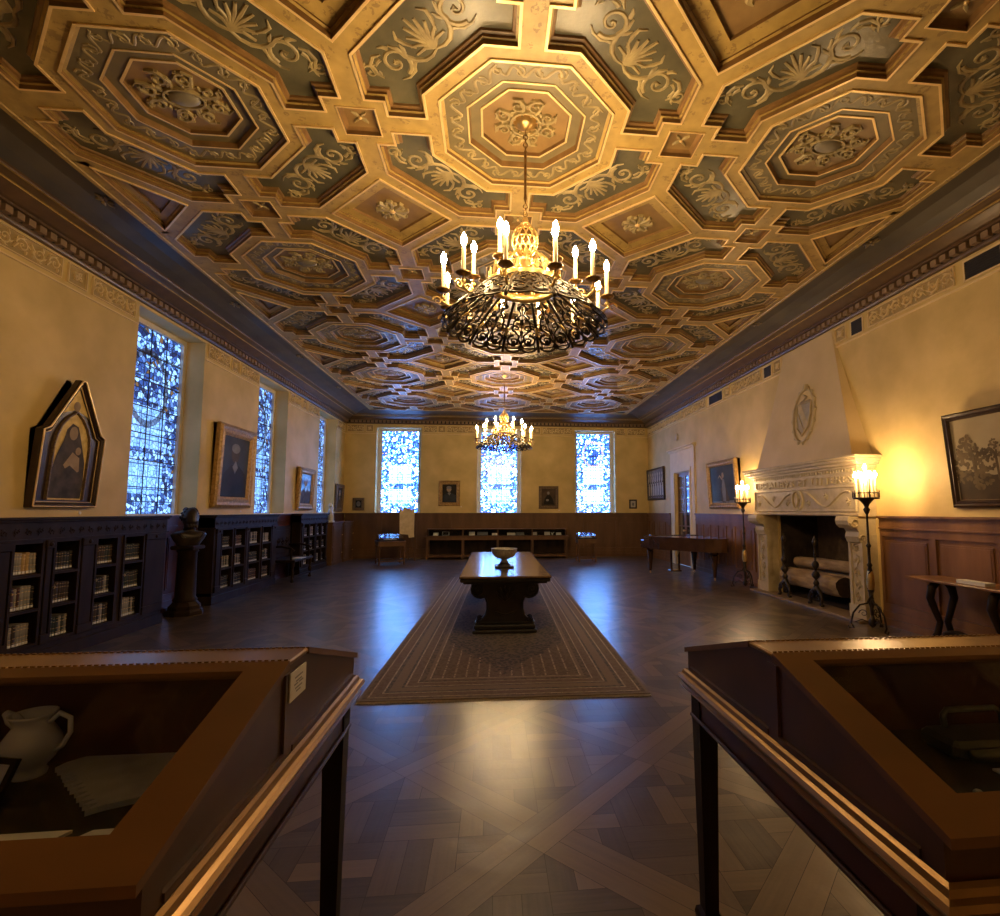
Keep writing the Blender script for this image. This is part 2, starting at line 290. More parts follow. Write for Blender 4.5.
# ------------------------------------------------------------------ mesh builder
class MB:
    def __init__(s): s.v = []; s.f = []; s.m = []; s.sm = []; s.xf = None
    def add(s, vs, fs, mat=0, smooth=False):
        n = len(s.v)
        s.v += [tuple(s.xf @ Vector(v)) for v in vs] if s.xf else [tuple(v) for v in vs]
        for f in fs: s.f.append(tuple(n + i for i in f)); s.m.append(mat); s.sm.append(smooth)
        return s
    def box(s, x0, x1, y0, y1, z0, z1, mat=0, bev=0):
        if bev:
            b = min(bev, (x1-x0)/3, (y1-y0)/3, (z1-z0)/3)
            def ring(z, i): return [(x0+i, y0+b*1, z), (x0+b, y0+i, z), (x1-b, y0+i, z), (x1-i, y0+b, z), (x1-i, y1-b, z), (x1-b, y1-i, z), (x0+b, y1-i, z), (x0+i, y1-b, z)]
            def rin(z): return [(x0+b, y0+b*1.5, z), (x0+b*1.5, y0+b, z), (x1-b*1.5, y0+b, z), (x1-b, y0+b*1.5, z), (x1-b, y1-b*1.5, z), (x1-b*1.5, y1-b, z), (x0+b*1.5, y1-b, z), (x0+b, y1-b*1.5, z)]
            L = [rin(z0), ring(z0+b, 0), ring(z1-b, 0), rin(z1)]
            vs = [p for l in L for p in l]; fs = [tuple(range(7, -1, -1)), tuple(range(24, 32))]
            for k in range(3):
                for i in range(8): j = (i+1) % 8; fs.append((k*8+i, k*8+j, k*8+8+j, k*8+8+i))
            return s.add(vs, fs, mat)
        vs = [(x0, y0, z0), (x1, y0, z0), (x1, y1, z0), (x0, y1, z0), (x0, y0, z1), (x1, y0, z1), (x1, y1, z1), (x0, y1, z1)]
        return s.add(vs, [(3, 2, 1, 0), (4, 5, 6, 7), (0, 1, 5, 4), (1, 2, 6, 5), (2, 3, 7, 6), (3, 0, 4, 7)], mat)
    def prism(s, poly, d0, d1, axis='z', mat=0):
        """poly of 2D points extruded along axis: x -> (y,z), y -> (x,z), z -> (x,y)"""
        f = {'x': lambda p, d: (d, p[0], p[1]), 'y': lambda p, d: (p[0], d, p[1]), 'z': lambda p, d: (p[0], p[1], d)}[axis]
        n = len(poly); vs = [f(p, d0) for p in poly] + [f(p, d1) for p in poly]
        fs = [tuple(range(n-1, -1, -1)), tuple(range(n, 2*n))] + [(i, (i+1) % n, n+(i+1) % n, n+i) for i in range(n)]
        return s.add(vs, fs, mat)
    def lathe(s, prof, c=(0, 0, 0), seg=20, mat=0, smooth=True, axis='z', caps=True):
        vs = []; fs = []
        for r, z in prof:
            for i in range(seg):
                a = 2*pi*i/seg
                p = (r*cos(a), r*sin(a), z)
                if axis == 'x': p = (z, p[0], p[1])
                if axis == 'y': p = (p[0], z, p[1])
                vs.append((c[0]+p[0], c[1]+p[1], c[2]+p[2]))
        n = len(prof)
        for k in range(n-1):
            for i in range(seg): j = (i+1) % seg; fs.append((k*seg+i, k*seg+j, (k+1)*seg+j, (k+1)*seg+i))
        s.add(vs, fs, mat, smooth)
        if not caps: return s
        s.add([vs[i] for i in range(seg)], [tuple(range(seg-1, -1, -1))], mat); s.add([vs[(n-1)*seg+i] for i in range(seg)], [tuple(range(seg))], mat)
        return s
    def tube(s, pts, r, seg=8, mat=0, smooth=True):
        pts = [Vector(p) for p in pts]; n = len(pts)
        rr = r if isinstance(r, (list, tuple)) else [r]*n
        vs = []; fs = []; up = None
        for i, p in enumerate(pts):
            t = (pts[min(i+1, n-1)] - pts[max(i-1, 0)]).normalized()
            if up is None: up = Vector((0, 0, 1)) if abs(t.z) < .9 else Vector((1, 0, 0))
            u = (up - t*up.dot(t)).normalized(); w = t.cross(u); up = u
            for k in range(seg):
                a = 2*pi*k/seg; vs.append(p + (u*cos(a) + w*sin(a))*rr[i])
        for i in range(n-1):
            for k in range(seg): j = (k+1) % seg; fs.append((i*seg+k, i*seg+j, (i+1)*seg+j, (i+1)*seg+k))
        fs += [tuple(range(seg-1, -1, -1)), tuple((n-1)*seg+k for k in range(seg))]
        return s.add(vs, fs, mat, smooth)
    def ball(s, c, rx, ry=None, rz=None, mat=0, seg=14, rings=8):
        ry = ry or rx; rz = rz or rx; vs = []; fs = []
        for k in range(rings+1):
            t = pi*k/rings
            for i in range(seg):
                a = 2*pi*i/seg; vs.append((c[0]+rx*sin(t)*cos(a), c[1]+ry*sin(t)*sin(a), c[2]-rz*cos(t)))
        for k in range(rings):
            for i in range(seg): j = (i+1) % seg; fs.append((k*seg+i, k*seg+j, (k+1)*seg+j, (k+1)*seg+i))
        return s.add(vs, fs, mat, True)
    def strip(s, pts, wid, fr, h=.006, mat=0):
        """relief ribbon along 2D points; fr maps (u, v, height) to 3D"""
        n = len(pts); vs = []; fs = []
        for i, (x, y) in enumerate(pts):
            a = pts[max(i-1, 0)]; b = pts[min(i+1, n-1)]; dx, dy = b[0]-a[0], b[1]-a[1]; l = hypot(dx, dy) or 1
            w = wid[i] if isinstance(wid, (list, tuple)) else wid
            nx, ny = -dy/l*w/2, dx/l*w/2
            vs += [fr(x+nx, y+ny, 0), fr(x+nx*.5, y+ny*.5, h), fr(x-nx*.5, y-ny*.5, h), fr(x-nx, y-ny, 0)]
        for i in range(n-1):
            for k in range(3): fs.append((i*4+k, i*4+k+1, i*4+5+k, i*4+4+k))
        fs += [(0, 3, 2, 1), (n*4-4, n*4-3, n*4-2, n*4-1)]
        return s.add(vs, fs, mat)
    def build(s, name, mats, parent=None, loc=(0, 0, 0)):
        me = bpy.data.meshes.new(name); me.from_pydata(s.v, [], s.f)
        if not isinstance(mats, (list, tuple)): mats = [mats]
        for m in mats: me.materials.append(M[m] if isinstance(m, str) else m)
        me.polygons.foreach_set('material_index', s.m); me.polygons.foreach_set('use_smooth', s.sm)
        me.update()
        o = bpy.data.objects.new(name, me); COL.objects.link(o); o.location = loc
        if parent: o.parent = parent
        return o
def B(*a, mat=0, bev=0): return MB().box(*a, mat=mat, bev=bev)
def tag(o, label=None, cat=None, group=None, kind=None):
    if label: o['label'] = label
    if cat: o['category'] = cat
    if group: o['group'] = group
    if kind: o['kind'] = kind
    return o
def thing(name, loc, label, cat, group=None, rz=0):
    o = bpy.data.objects.new(name, None); o.empty_display_size = .1; COL.objects.link(o); o.location = loc; o.rotation_euler = (0, 0, rz)
    return tag(o, label, cat, group)
def struct(o): o['kind'] = 'structure'; return o
def copy_tree(o, parent=None):
    c = o.copy(); COL.objects.link(c); c.parent = parent
    for ch in list(o.children): copy_tree(ch, c)
    return c
# 2D ornament
def spiral(cx, cy, r, turns, a0, sgn=1, w=.03, n=22, tail=None):
    pts = []; wid = []
    for i in range(n):
        t = i/(n-1); a = a0 + sgn*turns*2*pi*t; q = r*(1-t)**.85 + r*.10
        pts.append((cx+q*cos(a), cy+q*sin(a))); wid.append(w*(1-.55*t))
    return pts, wid
def scrollwork(mb, fr, cx, cy, r, sgn, a0, w, h, mat, leaves=True):
    p, wd = spiral(cx, cy, r, 1.35, a0, sgn, w); mb.strip(p, wd, fr, h, mat)
    mb.strip([(cx+r*.14*cos(k), cy+r*.14*sin(k)) for k in (0, 2.1, 4.2, 6.3)], r*.22, fr, h, mat)
    if leaves:
        for k in range(4):
            a = a0 + sgn*(.5 + k*1.1); b = a + sgn*.45
            mb.strip([(cx+r*1.0*cos(a), cy+r*1.0*sin(a)), (cx+r*1.24*cos((a+b)/2), cy+r*1.24*sin((a+b)/2)), (cx+r*1.42*cos(b), cy+r*1.42*sin(b))], [w*.9, w*.8, w*.2], fr, h*.8, mat)
def frieze_panel(mb, fr, u0, u1, v0, v1, mat=0, h=.024):
    """raised border with running scrolls, mapped by fr(u, v, height)"""
    b = .018
    mb.add([fr(u0, v0, .002), fr(u1, v0, .002), fr(u1, v1, .002), fr(u0, v1, .002)], [(0, 1, 2, 3)], 1)  # darker ground paints the recess shading behind the scrolls
    for a, c in (((u0, v0), (u1, v0)), ((u1, v0), (u1, v1)), ((u1, v1), (u0, v1)), ((u0, v1), (u0, v0))): mb.strip([a, c], b, fr, h, mat)
    H = v1-v0; L = u1-u0; n = max(1, round(L/(H*.85)))
    for k in range(n):
        c = u0 + L*(k+.5)/n; vm = (v0+v1)/2
        if n == 1:
            for q in range(4):
                a = q*pi/2+pi/4; scrollwork(mb, fr, c+H*.17*cos(a), vm+H*.17*sin(a), H*.10, 1, a, .02, h, mat, False)
                mb.strip([(c, vm), (c+H*.2*cos(a+.78), vm+H*.2*sin(a+.78))], [.035, .015], fr, h, mat)
        else:
            scrollwork(mb, fr, c, vm, H*.30, 1 if k % 2 else -1, pi if k % 2 else pi, .030, h, mat)
            mb.strip([(c-L/n/2, vm+(H*.28 if k % 2 else -H*.28)), (c-H*.3, vm+(H*.1 if k % 2 else -H*.1)), (c-H*.22, vm)], [.02, .03, .03], fr, h, mat)

# ================================================================== FLOOR (parquet laid plank by plank)
def clip(poly, nx, ny, d):
    """keep the side nx*x+ny*y <= d of a convex polygon"""
    out = []; n = len(poly)
    for i in range(n):
        p, q = poly[i], poly[(i+1) % n]; a = nx*p[0]+ny*p[1]-d; b = nx*q[0]+ny*q[1]-d
        if a <= 0: out.append(p)
        if a*b < 0: t = a/(a-b); out.append((p[0]+(q[0]-p[0])*t, p[1]+(q[1]-p[1])*t))
    return out
def make_floor():
    vs = []; fs = []; tone = []
    G = 1.085; R2 = sqrt(.5); ox, oy = .25, 2.69; bw = .115
    x0, x1, y0, y1 = XL-.02, XR+.02, YF-.02, YB+.02
    def put(poly, t, g):
        for c in ((-1, 0, -x0), (1, 0, x1), (0, -1, -y0), (0, 1, y1)):
            poly = clip(poly, *c)
            if len(poly) < 3: return
        cxm = sum(p[0] for p in poly)/len(poly); cym = sum(p[1] for p in poly)/len(poly)
        n = len(vs); vs.extend((p[0], p[1], 0.0) for p in poly)
        fs.append(tuple(range(n, n+len(poly)))); tone.append((t, .5+.5*cos(g), .5+.5*sin(g), 1))
    def W2(p, q): return (ox + (p-q)*R2, oy + (p+q)*R2)
    g = .0012
    for i in range(-12, 20):
        for j in range(-12, 20):
            c = W2((i+.5)*G, (j+.5)*G)
            if not (x0-1 < c[0] < x1+1 and y0-1 < c[1] < y1+1): continue
            P0, Q0 = i*G, j*G
            # frame: two planks along p at q edge, two along q at p edge
            def rect(p0, p1, q0, q1): return [W2(p0+g, q0+g), W2(p1-g, q0+g), W2(p1-g, q1-g), W2(p0+g, q1-g)]
            for k in (0, 1):
                t = .45 + rnd.random()*.5
                put(rect(P0 - bw, P0+G-bw, Q0 - (bw if k else 0), Q0 + (0 if k else bw)), t, pi/4)
                t = .45 + rnd.random()*.5
                put(rect(P0 - (bw if k else 0), P0 + (0 if k else bw), Q0 + (bw if k == 0 else bw), Q0+G-bw), t, -pi/4)
            # inside: basket weave parallel to the room, clipped to the cell
            lo_p, hi_p, lo_q, hi_q = P0+bw+g, P0+G-bw-g, Q0+bw+g, Q0+G-bw-g
            cell = .36; pw = .12
            for a in range(-4, 4):
                for b_ in range(-4, 4):
                    bx, by = c[0]+a*cell, c[1]+b_*cell
                    hor = (a+b_) % 2 == 0
                    strips = [(0, .12, 0), (.12, .24, 1), (.24, .36, 0)]
                    for s0, s1, _ in strips:
                        t = rnd.random()*.85
                        r = [(bx+g, by+s0+g), (bx+cell-g, by+s0+g), (bx+cell-g, by+s1-g), (bx+g, by+s1-g)] if hor else [(bx+s0+g, by+g), (bx+s1-g, by+g), (bx+s1-g, by+cell-g), (bx+s0+g, by+cell-g)]
                        # p = ((x-ox)+(y-oy))*R2 ; q = ((y-oy)-(x-ox))*R2
                        k0 = (ox+oy)*R2; k1 = (oy-ox)*R2
                        for nx, ny, d in ((R2, R2, hi_p+k0), (-R2, -R2, -lo_p-k0), (-R2, R2, hi_q+k1), (R2, -R2, -lo_q-k1)):
                            r = clip(r, nx, ny, d)
                            if len(r) < 3: break
                        if len(r) >= 3: put(r, t, 0 if hor else pi/2)
    n = len(vs); vs.extend([(x0, y0, -.003), (x1, y0, -.003), (x1, y1, -.003), (x0, y1, -.003), (x0, y0, -.12), (x1, y0, -.12), (x1, y1, -.12), (x0, y1, -.12)])
    base = [(n, n+1, n+2, n+3), (n+7, n+6, n+5, n+4), (n, n+4, n+5, n+1), (n+1, n+5, n+6, n+2), (n+2, n+6, n+7, n+3), (n+3, n+7, n+4, n)]
    me = bpy.data.meshes.new('floor'); me.from_pydata(vs, [], fs+base)
    me.materials.append(M['floor']); me.materials.append(M['gap'])
    ca = me.color_attributes.new('tone', 'FLOAT_COLOR', 'CORNER')
    k = 0
    for pi_, poly in enumerate(me.polygons):
        t = tone[pi_] if pi_ < len(tone) else (0, 0, 0, 1)
        for l in poly.loop_indices: ca.data[l].color = t
        if pi_ >= len(tone): poly.material_index = 1
    o = bpy.data.objects.new('floor', me); COL.objects.link(o); return struct(o)
make_floor()

# ================================================================== CEILING
def inset(poly, d):
    """inset a CCW polygon by d (negative grows it)"""
    n = len(poly); out = []
    for i in range(n):
        a, b, c = poly[i-1], poly[i], poly[(i+1) % n]
        e1 = Vector((b[0]-a[0], b[1]-a[1])).normalized(); e2 = Vector((c[0]-b[0], c[1]-b[1])).normalized()
        n1 = Vector((-e1.y, e1.x)); n2 = Vector((-e2.y, e2.x)); m = n1+n2; q = 1+n1.dot(n2)
        m = m/max(q, .15); out.append((b[0]+m.x*d, b[1]+m.y*d))
    return out
def coffer(mb, poly, rings, capmat):
    """rings: (inset, height above lattice, material of the face reaching it)"""
    prev = None
    for ins, z, mt in rings:
        p = [(x, y, z) for x, y in inset(poly, ins)]
        if prev:
            n = len(p); mb.add(prev+p, [(i, (i+1) % n, n+(i+1) % n, n+i) for i in range(n)], mt)
        prev = p
    mb.add(prev, [tuple(range(len(prev)))], capmat)
LIP = [(-.020, 0, 0), (-.020, -.012, 0), (0, -.012, 0)]
def octa(r):
    t = r*math.tan(pi/8); return [(r, -t), (r, t), (t, r), (-t, r), (-r, t), (-r, -t), (-t, -r), (t, -r)]
b_, s_, dO_, AO, AI = .075*A, .185*A, .61*A, .60*A, .50*A
def frd(u, v, h): return (u, v, .070-h)       # ceiling relief points down
CMATS = ['goldlip', 'gold', 'brownmould', 'panel', 'scroll', 'medal', 'boss', 'ring']
def scroll_panel():
    t = math.tan(pi/8)
    P = [(AO, b_), (A-s_, b_), (A-s_, s_), (A-b_, s_), (A-b_, A-dO_+b_), (A-dO_+b_, A-b_), (s_, A-b_), (s_, A-s_), (b_, A-s_), (b_, AO), (AO*t, AO), (AO, AO*t)]
    mb = MB()
    coffer(mb, P, LIP+[(0, .024, 2), (.018, .028, 1), (.018, .048, 2), (.04, .054, 2), (.045, .070, 2)], 3)
    mid = (.849*A+1.39*A)/4
    def fr(u, v, h):      # u along the long diagonal, v across it, origin in the panel's middle
        return frd(mid+.7071*(u+v), mid+.7071*(-u+v), h)
    hh = .008
    for k in range(-4, 5):
        a = pi/2+k*.27; L = .175-.014*abs(k)
        mb.strip([(.0, -.13), (L*.6*cos(a), -.13+L*.9*sin(a)), (L*1.15*cos(a)-.008*k, -.13+L*1.65*sin(a)-.01*abs(k))], [.014, .036, .024], fr, hh, 4)
    for sg in (-1, 1):
        mb.strip([(0, -.135), (sg*.07, -.155), (sg*.14, -.145), (sg*.20, -.10), (sg*.235, -.03), (sg*.235, .05), (sg*.26, .11)], [.022, .034, .042, .044, .042, .036, .012], fr, hh, 4)
        scrollwork(mb, fr, sg*.335, -.015, .115, -sg, -pi/2, .042, hh, 4)
        mb.strip([(sg*.37, .10), (sg*.43, .125), (sg*.50, .10), (sg*.535, .03), (sg*.52, -.04)], [.016, .034, .036, .032, .012], fr, hh, 4)
        scrollwork(mb, fr, sg*.555, .06, .062, sg, 0, .028, hh, 4, True)
        mb.strip([(sg*.11, -.04), (sg*.155, .04), (sg*.17, .10), (sg*.13, .15)], [.016, .034, .03, .01], fr, hh, 4)
        mb.strip([(sg*.22, -.10), (sg*.28, -.155), (sg*.36, -.165), (sg*.42, -.14)], [.02, .032, .026, .008], fr, hh, 4)
    return mb
def octagon_coffer(canopy):
    mb = MB()
    P = octa(AI)
    coffer(mb, P, LIP+[(0, .02, 2), (.025, .026, 1), (.025, .035, 2)], 7)
    mb.f.pop(); mb.m.pop(); mb.sm.pop()
    def ring(r0, z0, r1, z1, mt):
        a = [(x, y, z0) for x, y in octa(r0)]; b = [(x, y, z1) for x, y in octa(r1)]
        mb.add(a+b, [(i, (i+1) % 8, 8+(i+1) % 8, 8+i) for i in range(8)], mt)
    r = AI-.025
    for r0, z0, r1, z1, mt in ((r, .035, .355*A, .035, 7), (.355*A, .035, .355*A, .028, 0), (.355*A, .028, .345*A, .028, 0), (.345*A, .028, .335*A, .075, 2), (.335*A, .075, .275*A, .075, 7), (.275*A, .075, .275*A, .065, 0), (.275*A, .065, .262*A, .065, 0), (.262*A, .065, .262*A, .10, 2)):
        ring(r0, z0, r1, z1, mt)
    mb.add([(x, y, .10) for x, y in octa(.262*A)], [tuple(range(8))], 5)
    fr = lambda u, v, h: (u, v, .035-h)
    rm = (r+.355*A)/2
    N = 240; pts = []
    for i in range(N+1):
        a = 2*pi*i/N; k = round(a/(pi/4)); oc = rm/cos(a-k*pi/4); q = oc + .045*sin(a*24)
        pts.append((q*cos(a), q*sin(a)))
    mb.strip(pts, .026, fr, .005, 4)
    for i in range(24):
        a = 2*pi*(i+.5)/24; k = round(a/(pi/4)); oc = rm/cos(a-k*pi/4)
        p, w = spiral(oc*cos(a), oc*sin(a), .046, 1.1, a, 1 if i % 2 else -1, .022, 9); mb.strip(p, w, fr, .006, 4)
    f2 = lambda u, v, h: (u, v, .10-h)
    ex = 1.0 if canopy else 1.25
    for q in range(8):
        a = q*pi/4+pi/8
        scrollwork(mb, f2, ex*.205*cos(a), .205*sin(a), .060, 1 if q % 2 else -1, a, .034, .022, 4, True)
        mb.strip([(.10*cos(a), .10*sin(a)), (.16*cos(a+.25)*ex, .16*sin(a+.25)), (.27*cos(a+.15)*ex, .27*sin(a+.15)), (.29*cos(a-.05)*ex, .29*sin(a-.05))], [.02, .045, .03, .01], f2, .02, 4)
    if not canopy:
        mb.strip([(.155*cos(2*pi*i/24), .10*sin(2*pi*i/24)) for i in range(25)], .03, f2, .025, 4)
        mb.ball((0, 0, .095), .13, .08, .045, 6)
    else:
        mb.strip([(.13*cos(2*pi*i/24), .13*sin(2*pi*i/24)) for i in range(25)], .035, f2, .025, 4)
    return mb
def diamond_coffer(rosette=True, clipdir=None):
    mb = MB(); d = .45*A
    P = [(d, 0), (0, d), (-d, 0), (0, -d)]
    if clipdir:
        q = b_
        P = {'E': [(q, -(d-q)), (d, 0), (q, d-q)], 'W': [(-q, d-q), (-d, 0), (-q, -(d-q))], 'N': [(-(d-q), q), (d-q, q), (0, d)], 'S': [(d-q, -q), (-(d-q), -q), (0, -d)]}[clipdir]
        coffer(mb, P, LIP+[(0, .035, 2), (.02, .038, 1), (.02, .05, 2), (.10, .055, 1), (.10, .08, 2)], 5)
        return mb
    coffer(mb, P, LIP+[(0, .035, 2), (.02, .04, 1), (.02, .052, 2), (.02+.08, .055, 1), (.02+.12, .055, 1), (.02+.125, .08, 2)], 5)
    f = lambda u, v, h: (u, v, .08-h)
    for q in range(8):
        a = q*pi/4
        mb.strip([(.03*cos(a), .03*sin(a)), (.10*cos(a+.15), .10*sin(a+.15)), (.165*cos(a), .165*sin(a)), (.18*cos(a-.2), .18*sin(a-.2))], [.03, .065, .06, .02], f, .03, 4)
        mb.ball((.13*cos(a+.39), .13*sin(a+.39), .07), .028, .028, .018, 4, 8, 4)
    mb.ball((0, 0, .065), .04, .04, .03, 0, 10, 5)
    return mb
def small_coffer():
    mb = MB(); d = .105*A
    P = [(d, -d), (d, d), (-d, d), (-d, -d)]
    coffer(mb, P, [(-.012, 0, 0), (-.012, -.008, 0), (0, -.008, 0), (0, .03, 2), (.03, .045, 2)], 5)
    f = lambda u, v, h: (u, v, .045-h)
    for q in range(4):
        a = q*pi/2+pi/4
        mb.strip([(0.01*cos(a), .01*sin(a)), (.045*cos(a), .045*sin(a)), (.085*cos(a), .085*sin(a))], [.015, .04, .008], f, .014, 4)
    mb.ball((0, 0, .035), .018, .018, .014, 0, 8, 4)
    return mb
def make_ceiling():
    mb = MB(); Z = ZC
    ROWS = (-2, 0, 2, 4, 6, 8); COLS = (-2, 0, 2)
    lim = (CX-3*A-.03, CX+3*A+.03, CY-3*A-.03, CY+9*A+.03)
    def put(poly, ox, oy):
        p = [(ox+x, oy+y) for x, y in poly]
        for c in ((-1, 0, -lim[0]), (1, 0, lim[1]), (0, -1, -lim[2]), (0, 1, lim[3])):
            p = clip(p, *c)
            if len(p) < 3: return
        mb.add([(x, y, Z) for x, y in p], [tuple(range(len(p)-1, -1, -1))], 0)
    def rot(poly, k):
        for _ in range(k): poly = [(-y, x) for x, y in poly]
        return poly
    oi, oo = octa(AI), octa(AO)
    for i in COLS:
        for j in ROWS:
            x, y = CX+i*A, CY+j*A
            for k in range(8): put([oi[k], oo[k], oo[(k+1) % 8], oi[(k+1) % 8]], x, y)
            for k in range(4): put(rot([(AO, -b_), (A-s_, -b_), (A-s_, b_), (AO, b_)], k), x, y)
    q = .105*A
    for i in range(-3, 4):
        for j in range(-3, 10):
            x, y = CX+i*A, CY+j*A
            if (i+j) % 2:
                edge = i in (-3, 3) or j in (-3, 9)
                if edge: put([(-s_, -s_), (s_, -s_), (s_, s_), (-s_, s_)], x, y)
                else:
                    for k in range(4): put(rot([(q, -q), (s_, -s_), (s_, s_), (q, q)], k), x, y)
                for k in range(4):
                    horiz = (i % 2 == 0)        # even column: bars to diamonds run in x
                    if (k % 2 == 0) != horiz: continue
                    put(rot([(s_, 0), (A-dO_, 0), (A-dO_+b_, b_), (s_, b_)], k), x, y)
                    put(rot([(s_, -b_), (A-dO_+b_, -b_), (A-dO_, 0), (s_, 0)], k), x, y)
            elif i % 2:
                d0, d1 = .45*A, dO_
                for k in range(4):
                    put(rot([(d0, 0), (d1, 0), (0, d1), (0, d0)], k), x, y)
                if i in (-3, 3) or j in (-3, 9):
                    w = b_
                    if i in (-3, 3): put([(-w, -d0), (w, -d0), (w, d0), (-w, d0)], x, y)
                    if j in (-3, 9): put([(-d0, -w), (d0, -w), (d0, w), (-d0, w)], x, y)
    # backing above everything and the gilt border edge
    mb.add([(XL-.3, YF-.3, Z+.30), (XR+.3, YF-.3, Z+.30), (XR+.3, YB+.3, Z+.30), (XL-.3, YB+.3, Z+.30)], [(0, 3, 2, 1)], 1)
    o = struct(mb.build('ceiling', ['gold', 'brownmould']))
    sp = oc = oc2 = di = sm = None; tri = {}
    for i in COLS:
        for j in ROWS:
            c = (CX+i*A, CY+j*A, Z)
            lit = (i == 0 and j in (0, 6))
            if lit:
                if oc2 is None: oc2 = octagon_coffer(True).build('octagon_coffer', CMATS, o, c)
                else: n = oc2.copy(); COL.objects.link(n); n.location = c
            elif oc is None: oc = octagon_coffer(False).build('octagon_coffer', CMATS, o, c)
            else: n = oc.copy(); COL.objects.link(n); n.location = c
            for k in range(4):
                if sp is None: sp = scroll_panel().build('scroll_panel', CMATS, o, c)
                else: n = sp.copy(); COL.objects.link(n); n.location = c; n.rotation_euler = (0, 0, k*pi/2)
    for i in range(-3, 4):
        for j in range(-3, 10):
            c = (CX+i*A, CY+j*A, Z); edge = i in (-3, 3) or j in (-3, 9)
            if (i+j) % 2:
                if edge: continue
                if sm is None: sm = small_coffer().build('rosette_square', CMATS, o, c)
                else: n = sm.copy(); COL.objects.link(n); n.location = c
            elif i % 2:
                if not edge:
                    if di is None: di = diamond_coffer().build('diamond_coffer', CMATS, o, c)
                    else: n = di.copy(); COL.objects.link(n); n.location = c
                else:
                    if i in (-3, 3) and j in (-3, 9): continue
                    k = 'E' if i == -3 else 'W' if i == 3 else 'N' if j == -3 else 'S'
                    if k not in tri: tri[k] = diamond_coffer(clipdir=k).build('triangular_coffer', CMATS, o, c)
                    else: n = tri[k].copy(); COL.objects.link(n); n.location = c
    return o
make_ceiling()
# cornice and cove swept round the room
def sweep_room(name, prof, mats, x0=XL, x1=XR, y0=YF, y1=YB):
    """prof: (distance from wall, z, material of the face that ends here)"""
    mb = MB()
    def ring(d, z): return [(x0+d, y0+d, z), (x1-d, y0+d, z), (x1-d, y1-d, z), (x0+d, y1-d, z)]
    for (d0, z0, _), (d1, z1, m) in zip(prof, prof[1:]):
        mb.add(ring(d0, z0)+ring(d1, z1), [(i, (i+1) % 4, 4+(i+1) % 4, 4+i) for i in range(4)], m)
    return struct(mb.build(name, mats))
e_ = (CX-3*A-.03) - XL
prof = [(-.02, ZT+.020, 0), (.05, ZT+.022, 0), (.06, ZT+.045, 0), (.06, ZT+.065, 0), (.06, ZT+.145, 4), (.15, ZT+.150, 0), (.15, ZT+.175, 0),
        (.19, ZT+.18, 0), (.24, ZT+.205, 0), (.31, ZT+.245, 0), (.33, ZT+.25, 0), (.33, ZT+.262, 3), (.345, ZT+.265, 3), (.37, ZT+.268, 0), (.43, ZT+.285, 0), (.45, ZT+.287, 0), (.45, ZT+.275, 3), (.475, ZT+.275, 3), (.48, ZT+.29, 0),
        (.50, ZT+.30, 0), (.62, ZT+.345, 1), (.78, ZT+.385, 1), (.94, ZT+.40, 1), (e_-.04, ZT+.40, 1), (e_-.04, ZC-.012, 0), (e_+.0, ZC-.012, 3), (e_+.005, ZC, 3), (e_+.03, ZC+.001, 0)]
cn = sweep_room('trim_1', prof, ['cornice', 'cove', 'dentil', 'gold', 'grille'])  # near-black last material paints the shade in the gaps between dentils
mb = MB()
dz0, dz1 = ZT+.068, ZT+.142
y = YF+.2
while y < YB-.1:
    mb.box(XL+.06, XL+.125, y, y+.085, dz0, dz1, 0); mb.box(XR-.125, XR-.06, y, y+.085, dz0, dz1, 0); y += .135
x = XL+.2
while x < XR-.15:
    mb.box(x, x+.085, YB-.125, YB-.06, dz0, dz1, 0); x += .135
tag(mb.build('dentil_course', ['dentil'], cn), kind='stuff')
mb = MB()
def cove_rosette(mb, c, dirx, diry):
    f = lambda u, v, h: (c[0]+u*diry+v*dirx*-1*0 + (v if diry == 0 else 0)*1, c[1]+u*(1 if diry == 0 else 0)*1 + (v if diry else 0), c[2]-h)
    f = lambda u, v, h: (c[0]+v, c[1]+u, c[2]-h) if diry == 0 else (c[0]+u, c[1]+v, c[2]-h)
    for q in range(6):
        a = q*pi/3; mb.strip([(.02*cos(a), .02*sin(a)), (.08*cos(a), .05*sin(a)), (.13*cos(a+.2), .07*sin(a+.2))], [.02, .045, .01], f, .015, 0)
for k in range(-3, 9):
    yy = CY+k*A
    if k % 2: 
        cove_rosette(mb, (XL+.86, yy+.1, ZT+.388), 1, 0); cove_rosette(mb, (XR-.86, yy+.1, ZT+.388), -1, 0)
for k in (-2, 0, 2): cove_rosette(mb, (CX+k*A, YB-.86, ZT+.388), 0, 1)
tag(mb.build('cove_rosettes', ['scroll'], cn), kind='stuff')

# ================================================================== WALLS
TH = .55
LW = [(7.72, 9.43), (11.57, 13.15), (15.5, 17.1)]           # left windows (Y)
BW = [(-4.06, -2.53), (-.58, .97), (2.90, 4.38)]            # back windows (X)
FP0, FP1, FPZ = 7.35, 9.62, 1.52                            # fireplace opening
D0, D1, DZ = 14.10, 15.30, 2.76                             # door opening
def wall_boxes(mb, horiz, openings, z_lo, z_hi, u0, u1, w0, w1):
    """solid wall along u with openings (a, b, z0, z1); w is the thickness axis"""
    def bx(a, b, c, d):
        if b-a < .001 or d-c < .001: return
        if horiz: mb.box(a, b, w0, w1, c, d)
        else: mb.box(w0, w1, a, b, c, d)
    u = u0
    for a, b, c, d in sorted(openings):
        bx(u, a, z_lo, z_hi); bx(a, b, z_lo, c); bx(a, b, d, z_hi); u = b
    bx(u, u1, z_lo, z_hi)
mb = MB(); wall_boxes(mb, False, [(a, b, ZW, 4.575) for a, b in LW], 0, ZT+.3, YF-TH, YB+TH, XL-TH, XL); struct(mb.build('wall_left', 'plaster'))
